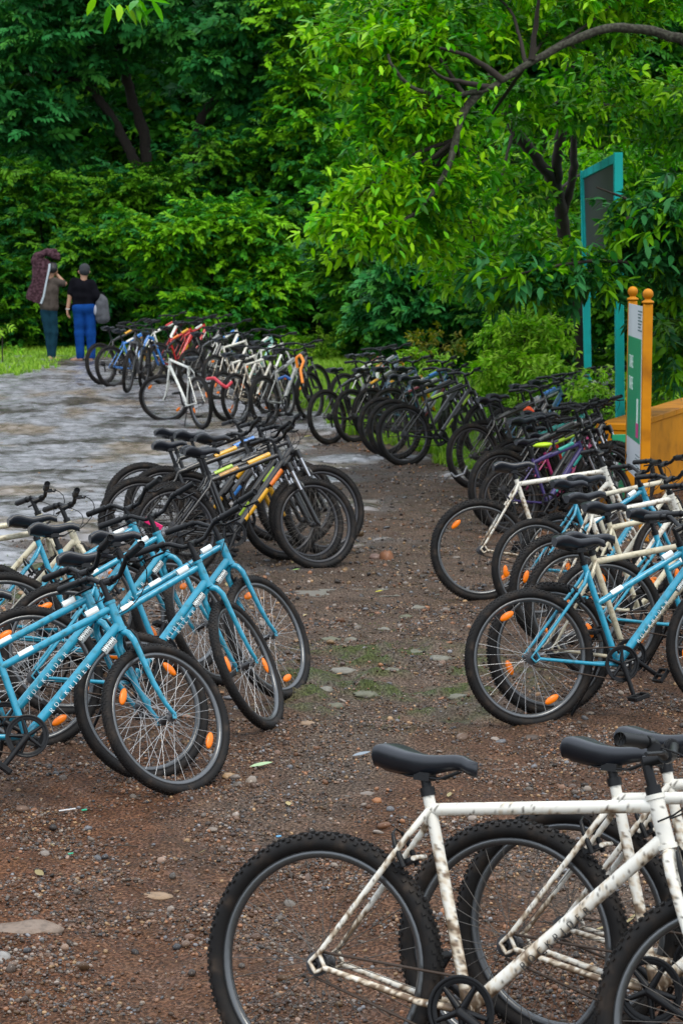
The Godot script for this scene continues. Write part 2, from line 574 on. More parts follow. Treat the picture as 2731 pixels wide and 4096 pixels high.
	b.lathe([Vector2(0.070, -0.003), Vector2(0.086, -0.003), Vector2(0.0885, 0.0), Vector2(0.086, 0.003), Vector2(0.070, 0.003)], Transform3D(Basis(), Vector3(0, 0, 0.047)), 40)
	b.lathe([Vector2(0.084, -0.002), Vector2(0.093, -0.002), Vector2(0.093, 0.002), Vector2(0.084, 0.002)], Transform3D(Basis(), Vector3(0, 0, 0.054)), 40)
	for k in 5:
		var a := TAU * k / 5.0
		b.tube([Vector3(cos(a) * 0.012, sin(a) * 0.012, 0.05), Vector3(cos(a) * 0.075, sin(a) * 0.075, 0.049)], [0.011, 0.007], 6)
	b.tube([Vector3(0, 0, -0.06), Vector3(0, 0, 0.066)], 0.011, 10)
	for s in [-1.0, 1.0]:
		b.tube([Vector3(0, 0, s * 0.062), Vector3(0, -s * 0.08, s * 0.072), Vector3(0, -s * 0.172, s * 0.078)], [0.016, 0.0115, 0.0125], 8)
	var cr := part("crankset", b.mesh(M.black_metal), root)
	cr.position = bb
	for s in [-1.0, 1.0]:
		b = MB.new()
		var ctr := Vector3(0, -s * 0.172, s * 0.13)
		for q in [-1.0, 1.0]:
			b.bevel_box(ctr + Vector3(q * 0.036, 0, 0), Vector3(0.012, 0.024, 0.092), 0.003)
			b.bevel_box(ctr + Vector3(0, 0, q * 0.044), Vector3(0.075, 0.022, 0.011), 0.003)
		b.tube([ctr - Vector3(0, 0, s * 0.05), ctr + Vector3(0, 0, s * 0.045)], 0.009, 8)
		part("pedal", b.mesh(M.black_plastic), cr)
	crank.free()
	# kickstand
	b = MB.new()
	b.tube([bb + Vector3(-0.1, -0.005, -0.03), bb + Vector3(-0.11, -0.06, -0.06), Vector3(bb.x - 0.2, 0.03, -0.15)], 0.008, 7)
	part("kickstand", b.mesh(M.black_metal), root)
	# saddle and post
	var top: Vector3 = seat + sdir * g.post
	b = MB.new()
	b.tube([seat, top + sdir * 0.01], 0.0135, 10)
	b.tube([seat + sdir * 0.012, seat + sdir * 0.035], 0.020, 10)
	for s in [-1.0, 1.0]:
		b.tube([top + Vector3(-0.09, 0.012, s * 0.03), top + Vector3(-0.04, -0.002, s * 0.022), top + Vector3(0.05, -0.002, s * 0.02), top + Vector3(0.1, 0.022, s * 0.01)], 0.0035, 5)
	b.box(top + Vector3(0, 0.0, 0), Vector3(0.045, 0.022, 0.05))
	part("seat_post", b.mesh(M.black_metal), root)
	var sa := part("saddle", proto.saddle, root)
	sa.position = top + Vector3(0.0, 0.058, 0)
	sa.scale = Vector3(1, 0.92, 0.95) * (1.06 if ty == "M" else 1.0)
	# wheels
	var rw := wheel(ty, true)
	rw.position = rear
	root.add_child(rw)
	# --- steered parts (built in frame coordinates)
	var fw := wheel(ty, false)
	fw.position = axle
	root.add_child(fw)
	b = MB.new()
	if ty == "M": b.fine = 0.006
	if ty == "S":
		for s in [-1.0, 1.0]:
			var tp := crown + Vector3(0, 0, s * 0.058) + FWD * 0.01
			var bt := axle + Vector3(0, 0, s * 0.058) - FWD * 0.012
			b.tube([tp.lerp(bt, 0.42), bt + HEAD_DIR * 0.02, axle + Vector3(0, 0, s * 0.058) - HEAD_DIR * 0.012], [0.0205, 0.0185, 0.011], 10)
			b.tube([tp + HEAD_DIR * 0.02, tp.lerp(bt, 0.1)], 0.021, 10)
		b.tube([crown + Vector3(0, 0, -0.058) + FWD * 0.01, crown + Vector3(0, 0, 0.058) + FWD * 0.01], 0.023, 10)
		var arch := []
		for k in 9:
			var a := PI * k / 8.0
			var base := crown.lerp(axle, 0.40)
			arch.append(base + FWD * 0.032 + HEAD_DIR * (0.055 * sin(a)) + Vector3(0, 0, -cos(a) * 0.058))
		b.tube(arch, 0.011, 7)
	else:
		for s in [-1.0, 1.0]:
			var e := axle + Vector3(0, 0, s * 0.055)
			b.tube([crown + HEAD_DIR * 0.006 + Vector3(0, 0, s * 0.006), crown - HEAD_DIR * 0.012 + Vector3(0, 0, s * 0.034), crown - HEAD_DIR * 0.05 + Vector3(0, 0, s * 0.051), crown - HEAD_DIR * (g.fork * 0.6) + Vector3(0, 0, s * 0.054) + FWD * 0.006, crown - HEAD_DIR * (g.fork * 0.85) + Vector3(0, 0, s * 0.055) + FWD * 0.024, e + HEAD_DIR * 0.01], [0.016, 0.0155, 0.0145, 0.0125, 0.0105, 0.0095], 10)
			b.box(e, Vector3(0.02, 0.03, 0.006))
	if ty == "M": muddy(b)
	part("fork", b.mesh(M.plain, ty == "M"), root)
	if ty == "S":
		b = MB.new()
		for s in [-1.0, 1.0]:
			var tp := crown + Vector3(0, 0, s * 0.058) + FWD * 0.01
			var bt := axle + Vector3(0, 0, s * 0.058) - FWD * 0.012
			b.tube([tp, tp.lerp(bt, 0.45)], 0.0145, 10)
		part("stanchion", b.mesh(M.chrome), root)
	# brakes
	for at in [0, 1]:
		b = MB.new()
		var c0: Vector3 = (crown - HEAD_DIR * 0.06 + FWD * 0.026) if at == 0 else (seat - sdir * 0.155 + Vector3(-0.10, 0.0, 0))
		var up := HEAD_DIR if at == 0 else Vector3(-0.5, 0.87, 0).normalized()
		for s in [-1.0, 1.0]:
			b.tube([c0 + Vector3(0, 0, s * 0.046) - up * 0.035, c0 + Vector3(0, 0, s * 0.044) + up * 0.03, c0 + Vector3(0, 0, s * 0.03) + up * 0.06], [0.0085, 0.0075, 0.005], 7)
			b.box(c0 + Vector3(0, 0, s * 0.03) - up * 0.022, Vector3(0.05, 0.012, 0.016), Basis(Vector3(0, 0, 1), 1.2 if at == 0 else 0.5))
		b.tube([c0 + Vector3(0, 0, -0.03) + up * 0.06, c0 + Vector3(0, 0, 0.0) + up * 0.072, c0 + Vector3(0, 0, 0.03) + up * 0.06], 0.003, 5)
		part("front_brake" if at == 0 else "rear_brake", b.mesh(M.black_metal), root)
	# stem and bar
	b = MB.new()
	var q0: Vector3 = ht + HEAD_DIR * g.quill
	var clamp_at: Vector3 = q0 + FWD * 0.055
	b.tube([ht, ht + HEAD_DIR * 0.022], 0.021, 12)
	b.tube([ht, q0 + HEAD_DIR * 0.012], 0.0135, 10)
	b.tube([q0 - FWD * 0.004, clamp_at], [0.0165, 0.015], 10)
	b.tube([clamp_at + Vector3(0, 0, -0.02), clamp_at + Vector3(0, 0, 0.02)], 0.0185, 12)
	part("stem", b.mesh(M.black_metal), root)
	b = MB.new()
	var half: float = g.bar * 0.5
	var line := []
	var rise: float = g.rise
	var shape := [[-1.0, 1.0, -0.055], [-0.55, 1.0, -0.022], [-0.42, 0.92, -0.008], [-0.2, 0.1, 0.004], [-0.1, 0.0, 0.0], [0.1, 0.0, 0.0], [0.2, 0.1, 0.004], [0.42, 0.92, -0.008], [0.55, 1.0, -0.022], [1.0, 1.0, -0.055]]
	for q in shape:
		line.append(clamp_at + Vector3(q[2], rise * q[1], q[0] * half))
	b.tube(line, 0.0118, 10)
	var bar := part("handlebar", b.mesh(M.black_metal), root)
	for s in [-1.0, 1.0]:
		var e: Vector3 = clamp_at + Vector3(-0.055, rise, s * half)
		var dirv: Vector3 = (clamp_at + Vector3(-0.022, rise, s * half * 0.55) - e).normalized()
		b = MB.new()
		b.tube([e, e - dirv * 0.003, e + dirv * 0.001, e + dirv * 0.004, e + dirv * 0.10, e + dirv * 0.122, e + dirv * 0.126], [0.010, 0.0165, 0.0178, 0.0170, 0.0165, 0.0195, 0.0120], 12)
		part("grip", b.mesh(M.grip), bar)
		b = MB.new()
		var c1: Vector3 = e + dirv * 0.155
		b.tube([c1 - dirv * 0.012, c1 + dirv * 0.014], 0.0165, 9)
		b.box(c1 + Vector3(0.02, -0.012, 0), Vector3(0.035, 0.02, 0.024))
		b.tube([c1 + Vector3(0.032, -0.014, 0), c1 + Vector3(0.052, -0.022, 0) - dirv * 0.02, c1 + Vector3(0.05, -0.03, 0) - dirv * 0.12], [0.0065, 0.006, 0.0055], 6)
		part("brake_lever", b.mesh(M.black_metal), bar)
	b = MB.new()
	for s in [-1.0, 1.0]:
		var c1: Vector3 = clamp_at + Vector3(0.02, rise - 0.01, s * half * 0.6)
		var low: Vector3 = ht - HEAD_DIR * 0.06 + Vector3(0.0, -0.01, s * 0.03)
		var cur := []
		for k in 9:
			var t := k / 8.0
			var ctl := c1 + Vector3(0.14, -0.02, -s * 0.06)
			var ctl2 := low + Vector3(0.12, 0.05, s * 0.03)
			cur.append(c1.bezier_interpolate(ctl, ctl2, low, t))
		b.tube(cur, 0.0025, 5)
	part("cable", b.mesh(M.black_plastic), root)
	return root

const STEERED := ["fork", "stanchion", "front_wheel", "front_brake", "stem", "handlebar", "cable"]

func place_bike(row: Array, rng: RandomNumberGenerator, reflectors := true) -> void:
	var ty: String = row[0] if row[0] != "K" else "S"
	var r: Node3D = proto[ty].duplicate()
	r.name = numbered("bicycle")
	add_child(r)
	var sc: float = row[6]
	var base := Basis(Vector3.UP, deg_to_rad(-row[3])) * Basis(Vector3.RIGHT, deg_to_rad(-row[4]))
	r.transform = Transform3D(base.scaled(Vector3.ONE * sc), Vector3(row[1], floor_at(row[1], row[2]) - 0.012, row[2]))
	tag(r, row[8], "bicycle", "bicycles parked in rows beside the path")
	var g: Dictionary = GEO[ty]
	var pivot: Vector3 = g.axle - FWD * 0.045
	var turn := Transform3D(Basis(HEAD_DIR.normalized(), deg_to_rad(row[5])))
	var steer := Transform3D(Basis(), pivot) * turn * Transform3D(Basis(), -pivot)
	for ch in r.get_children():
		if ch.name in STEERED:
			ch.transform = steer * ch.transform
	r.get_node("front_wheel").transform *= Transform3D(Basis(Vector3(0, 0, 1), rng.randf() * TAU))
	r.get_node("rear_wheel").transform *= Transform3D(Basis(Vector3(0, 0, 1), rng.randf() * TAU))
	r.get_node("crankset").rotation.z = rng.randf_range(-1.2, 1.2)
	r.get_node("saddle").rotation.z = rng.randf_range(-0.06, 0.07)
	if not reflectors:
		for w in [r.get_node("front_wheel"), r.get_node("rear_wheel")]:
			for ch in w.get_children():
				if ch.name.begins_with("reflector"):
					w.remove_child(ch)
					ch.free()
	var p: Array = PAINT[row[7]]
	r.get_node("frame").set_surface_override_material(0, p[0])
	r.get_node("fork").set_surface_override_material(0, p[1])
	if ty == "S":
		var k := 0
		for ch in r.get_node("frame").get_children():
			if ch.name.begins_with("decal"):
				ch.set_surface_override_material(0, p[2 + k % (p.size() - 2)])
				k += 1

# ------------------------------------------------------------------ foliage
func leaf_into(b: MB, at: Vector3, dir: Vector3, up: Vector3, length: float, width: float, fold: float, droop: float) -> void:
	# an oval, folded leaf that bends down towards its tip
	var side := dir.cross(up).normalized()
	var nn := side.cross(dir).normalized()
	var nl := (nn - side * fold).normalized()
	var nr := (nn + side * fold).normalized()
	var m := []
	var l := []
	var r := []
	for q in [[0.0, 0.0], [0.22, 0.37], [0.5, 0.5], [0.78, 0.33], [1.0, 0.0]]:
		var t: float = q[0]
		var w: float = q[1] * width
		var p: Vector3 = at + dir * length * t - up * droop * length * 0.45 * t * t
		m.append(b.vert(p, nn))
		if w > 0.0:
			l.append(b.vert(p + side * w + nn * fold * w, nl))
			r.append(b.vert(p - side * w + nn * fold * w, nr))
	b.tri(m[0], m[1], l[0]); b.tri(m[0], r[0], m[1])
	for k in 2:
		b.tri(l[k], m[k + 1], m[k + 2]); b.tri(l[k], m[k + 2], l[k + 1])
		b.tri(r[k], m[k + 2], m[k + 1]); b.tri(r[k], r[k + 1], m[k + 2])
	b.tri(l[2], m[3], m[4]); b.tri(r[2], m[4], m[3])

func spray(nleaf: int, length: float, width: float, twig: float, hang: float, rng: RandomNumberGenerator, m: Material, palm := 0.0) -> ArrayMesh:
	var b := MB.new()
	var pts := []
	for k in 4:
		var t := k / 3.0
		pts.append(Vector3(twig * t, -hang * twig * t * t * 0.5, sin(t * 2.0) * twig * 0.06))
	b.col = Color(0.35, 0.3, 0.22)
	b.tube(pts, [0.004 + twig * 0.006, 0.004 + twig * 0.004, 0.004, 0.002], 3, false)
	for k in nleaf:
		var t := (k + 0.6) / nleaf
		var at: Vector3 = pts[0].lerp(pts[3], t) if t < 0.01 else (pts[1] if t < 0.34 else pts[2]).lerp(pts[2] if t < 0.34 else pts[3], clampf((t - 0.1), 0, 1))
		at = Vector3(twig * t, -hang * twig * t * t * 0.5, sin(t * 2.0) * twig * 0.06)
		var s := 1.0 if k % 2 == 0 else -1.0
		var spread := lerpf(1.15, 0.35, t)
		var dir := Vector3(cos(spread) + rng.randf_range(-0.4, 0.3), 0.1 - hang * rng.randf_range(0.2, 1.3) + rng.randf_range(-0.35, 0.35), s * sin(spread) + rng.randf_range(-0.4, 0.4)).normalized()
		if k == nleaf - 1: dir = Vector3(1, -0.2 - hang * 0.7, 0).normalized()
		var up := Vector3(rng.randf_range(-0.5, 0.5), 1, rng.randf_range(-0.5, 0.5)).normalized()
		b.col = Color(1, 1, 1) * rng.randf_range(0.82, 1.18)
		var sz := rng.randf_range(0.8, 1.15)
		leaf_into(b, at, dir, up, length * sz, width * sz, 0.18, 0.5 + hang)
	return b.mesh(m, true)

func whorls(length: float, width: float, twig: float, hang: float, rng: RandomNumberGenerator, m: Material) -> ArrayMesh:
	# a twig that carries loose rosettes of leaves, as on the tree's outer shoots
	var b := MB.new()
	b.col = Color(0.4, 0.36, 0.22)
	b.tube([Vector3.ZERO, Vector3(twig * 0.5, -hang * twig * 0.12, 0.02), Vector3(twig, -hang * twig * 0.45, 0)], [0.006, 0.004, 0.002], 3, false)
	for w in 2:
		var t := [0.55, 1.0][w] as float
		var at := Vector3(twig * t, -hang * twig * 0.45 * t * t, 0)
		var count: int = [4, 6][w]
		for k in count:
			var a := TAU * (k + rng.randf() * 0.6) / count
			var lift := rng.randf_range(-0.15, 0.5)
			var dir := (Vector3(0.35 + 0.5 * rng.randf(), 0, 0) + Vector3(0.25 * cos(a), 0.45 * cos(a) + lift * 0.3 - hang * rng.randf_range(0.3, 0.9), sin(a))).normalized()
			var up := Vector3(rng.randf_range(-0.5, 0.3), 1, rng.randf_range(-0.5, 0.5)).normalized()
			b.col = Color(1, 1, 1) * rng.randf_range(0.8, 1.25)
			var sz := rng.randf_range(0.7, 1.2)
			leaf_into(b, at, dir, up, length * sz, width * sz, rng.randf_range(0.08, 0.25), 0.35 + hang * rng.randf())
	return b.mesh(m, true)

func leaf_cloud(called: String, parent: Node3D, blobs: Array, meshes: Array, palette: Array, sizes: Vector2, rng: RandomNumberGenerator, keep := 0.5) -> void:
	# blobs: [centre, radii, count, share of bright tint]
	var lists := []
	for q in meshes: lists.append([[], []])
	for bl in blobs:
		for k in int(bl[2]):
			var d := Vector3(rng.randfn(), rng.randfn(), rng.randfn()).normalized()
			var r: float = pow(rng.randf(), keep)
			var p: Vector3 = bl[0] + d * bl[1] * r
			var out := Vector3(d.x, 0, d.z) + Vector3(rng.randf_range(-0.8, 0.8), 0, rng.randf_range(-0.8, 0.8))
			out = out.normalized() if out.length() > 0.01 else Vector3.RIGHT
			out = (out + Vector3(0, rng.randf_range(-0.45, 0.35) + d.y * 0.25, 0)).normalized()
			var side := out.cross(Vector3.UP).normalized()
			var up := side.cross(out)
			var roll := rng.randf_range(-0.9, 0.9)
			var bs := Basis(out, up, side) * Basis(Vector3.RIGHT, roll)
			var c: Color = palette[rng.randi() % palette.size()]
			if bl.size() > 3 and rng.randf() < bl[3]: c = palette[palette.size() - 1]
			c = c * rng.randf_range(0.78, 1.2)
			var which := rng.randi() % meshes.size()
			lists[which][0].append(Transform3D(bs.scaled_local(Vector3.ONE * rng.randf_range(sizes.x, sizes.y)), p))
			lists[which][1].append(c)
	for q in meshes.size():
		var mm := MultiMesh.new()
		mm.transform_format = MultiMesh.TRANSFORM_3D
		mm.use_colors = true
		mm.mesh = meshes[q]
		mm.instance_count = lists[q][0].size()
		for k in mm.instance_count:
			mm.set_instance_transform(k, lists[q][0][k])
			mm.set_instance_color(k, lists[q][1][k])
		var o := MultiMeshInstance3D.new()
		o.name = called
		o.multimesh = mm
		o.set_meta("kind", "stuff")
		parent.add_child(o, true)

func limb(called: String, parent: Node3D, pts: Array, r0: float, r1: float, m: Material) -> void:
	# a smooth, slightly knotty branch through the points (world), parent at its base
	var c := Curve3D.new()
	c.bake_interval = 0.05
	for k in pts.size():
		var t: Vector3 = (pts[mini(k + 1, pts.size() - 1)] - pts[maxi(k - 1, 0)]) * 0.18
		c.add_point(pts[k] - parent.position, -t, t)
	var L := c.get_baked_length()
	var n := clampi(int(L / 0.09), 6, 60)
	var line := []
	var rad := []
	for k in n + 1:
		var t := float(k) / n
		line.append(c.sample_baked(L * t) + Vector3(n_fine.get_noise_1d(k * 7.0 + r0 * 999.0), n_fine.get_noise_1d(k * 7.0 + 300.0), 0) * r0 * 0.35)
		rad.append(lerpf(r0, r1, t) * (1.0 + 0.22 * n_fine.get_noise_1d(k * 13.0 + r1 * 777.0)))
	var b := MB.new()
	b.tube(line, rad, 9)
	part(called, b.mesh(m), parent)

# ------------------------------------------------------------------ bodies
func body_mesh(caps: Array, cell: float, k: float, m: Material) -> ArrayMesh:
	# tapered capsules [a, b, ra, rb] joined by a smooth minimum, meshed as surface nets
	var lo := Vector3.ONE * 1e9
	var hi := Vector3.ONE * -1e9
	for c in caps:
		var r: float = maxf(c[2], c[3]) + cell * 2.0
		lo = lo.min(c[0] - Vector3.ONE * r).min(c[1] - Vector3.ONE * r)
		hi = hi.max(c[0] + Vector3.ONE * r).max(c[1] + Vector3.ONE * r)
	var nx := int((hi.x - lo.x) / cell) + 2
	var ny := int((hi.y - lo.y) / cell) + 2
	var nz := int((hi.z - lo.z) / cell) + 2
	var f := PackedFloat32Array()
	f.resize(nx * ny * nz)
	f.fill(1.0)
	for c in caps:
		var a: Vector3 = c[0]
		var ab: Vector3 = c[1] - a
		var l2 := maxf(ab.length_squared(), 1e-8)
		var ra: float = c[2]
		var rb: float = c[3]
		var rr := maxf(ra, rb) + k + cell * 2.0
		var p0: Vector3 = (a.min(c[1]) - Vector3.ONE * rr - lo) / cell
		var p1: Vector3 = (a.max(c[1]) + Vector3.ONE * rr - lo) / cell
		for z in range(maxi(int(p0.z), 0), mini(int(p1.z) + 1, nz)):
			for y in range(maxi(int(p0.y), 0), mini(int(p1.y) + 1, ny)):
				for x in range(maxi(int(p0.x), 0), mini(int(p1.x) + 1, nx)):
					var p := lo + Vector3(x, y, z) * cell
					var t := clampf((p - a).dot(ab) / l2, 0.0, 1.0)
					var d := (p - a - ab * t).length() - lerpf(ra, rb, t)
					var at := (z * ny + y) * nx + x
					var e := f[at]
					var h := maxf(k - absf(d - e), 0.0) / k
					f[at] = minf(d, e) - h * h * k * 0.25
	var v := PackedVector3Array()
	var n := PackedVector3Array()
	var idx := PackedInt32Array()
	var map := PackedInt32Array()
	map.resize(nx * ny * nz)
	map.fill(-1)
	var step := [0, 1, nx, nx + 1, nx * ny, nx * ny + 1, nx * ny + nx, nx * ny + nx + 1]
	for z in nz - 1:
		for y in ny - 1:
			for x in nx - 1:
				var at := (z * ny + y) * nx + x
				var inside := 0
				for s in 8:
					if f[at + step[s]] < 0.0: inside += 1
				if inside == 0 or inside == 8: continue
				var sum := Vector3.ZERO
				var cnt := 0
				for s in 8:
					for bit in [1, 2, 4]:
						if s & bit == 0:
							var d0 := f[at + step[s]]
							var d1 := f[at + step[s | bit]]
							if (d0 < 0.0) != (d1 < 0.0):
								var t := d0 / (d0 - d1)
								var q := Vector3(s & 1, (s >> 1) & 1, (s >> 2) & 1)
								var w := Vector3((s | bit) & 1, ((s | bit) >> 1) & 1, ((s | bit) >> 2) & 1)
								sum += q.lerp(w, t)
								cnt += 1
				map[at] = v.size()
				v.append(lo + (Vector3(x, y, z) + sum / cnt) * cell)
				n.append(Vector3(f[at + 1] + f[at + nx + 1] - f[at] - f[at + nx], f[at + nx] + f[at + nx + 1] - f[at] - f[at + 1], f[at + nx * ny] + f[at + nx * ny + nx] - f[at] - f[at + nx]).normalized())
	var st := [1, nx, nx * ny]
	for z in range(1, nz - 1):
		for y in range(1, ny - 1):
			for x in range(1, nx - 1):
				var at := (z * ny + y) * nx + x
				for ax in 3:
					var s0 := f[at] < 0.0
					if s0 == (f[at + st[ax]] < 0.0): continue
					var u: int = st[(ax + 1) % 3]
					var w: int = st[(ax + 2) % 3]
					var q := [map[at], map[at - u], map[at - u - w], map[at - w]]
					if q.min() < 0: continue
					var fn: Vector3 = n[q[0]] + n[q[1]] + n[q[2]] + n[q[3]]
					if (v[q[2]] - v[q[0]]).cross(v[q[1]] - v[q[0]]).dot(fn) < 0: q.reverse()
					for e in [q[0], q[1], q[2], q[0], q[2], q[3]]: idx.append(e)
	var arr := []
	arr.resize(Mesh.ARRAY_MAX)
	arr[Mesh.ARRAY_VERTEX] = v; arr[Mesh.ARRAY_NORMAL] = n; arr[Mesh.ARRAY_INDEX] = idx
	var me := ArrayMesh.new()
	me.add_surface_from_arrays(Mesh.PRIMITIVE_TRIANGLES, arr)
	me.surface_set_material(0, m)
	return me

func hand_caps(wrist: Vector3, along: Vector3, palm: Vector3, side: Vector3, curl: float) -> Array:
	# palm, four unequal fingers bent at the knuckle, thumb from the side of the palm
	var caps := []
	for k in 4:
		var s := (k - 1.5) * 0.019
		var root := wrist + along * 0.085 + side * s
		caps.append([wrist + along * 0.012 + side * s * 0.7, root, 0.014, 0.012])
		var len: float = [0.062, 0.075, 0.070, 0.055][k]
		var d1 := (along + palm * curl).normalized()
		var d2 := (along + palm * curl * 2.6).normalized()
		var kn := root + d1 * len * 0.5
		caps.append([root, kn, 0.0098, 0.009])
		caps.append([kn, kn + d2 * len * 0.5, 0.009, 0.0075])
	var th := wrist + along * 0.03 - side * 0.03
	var td := (along * 0.7 - side * 0.75 + palm * 0.3).normalized()
	caps.append([th, th + td * 0.035, 0.0125, 0.0105])
	caps.append([th + td * 0.035, th + td * 0.035 + (td + along * 0.6).normalized() * 0.032, 0.010, 0.0085])
	return caps

func V(x: float, y: float, z := 0.0) -> Vector3:
	return Vector3(x, y, z)

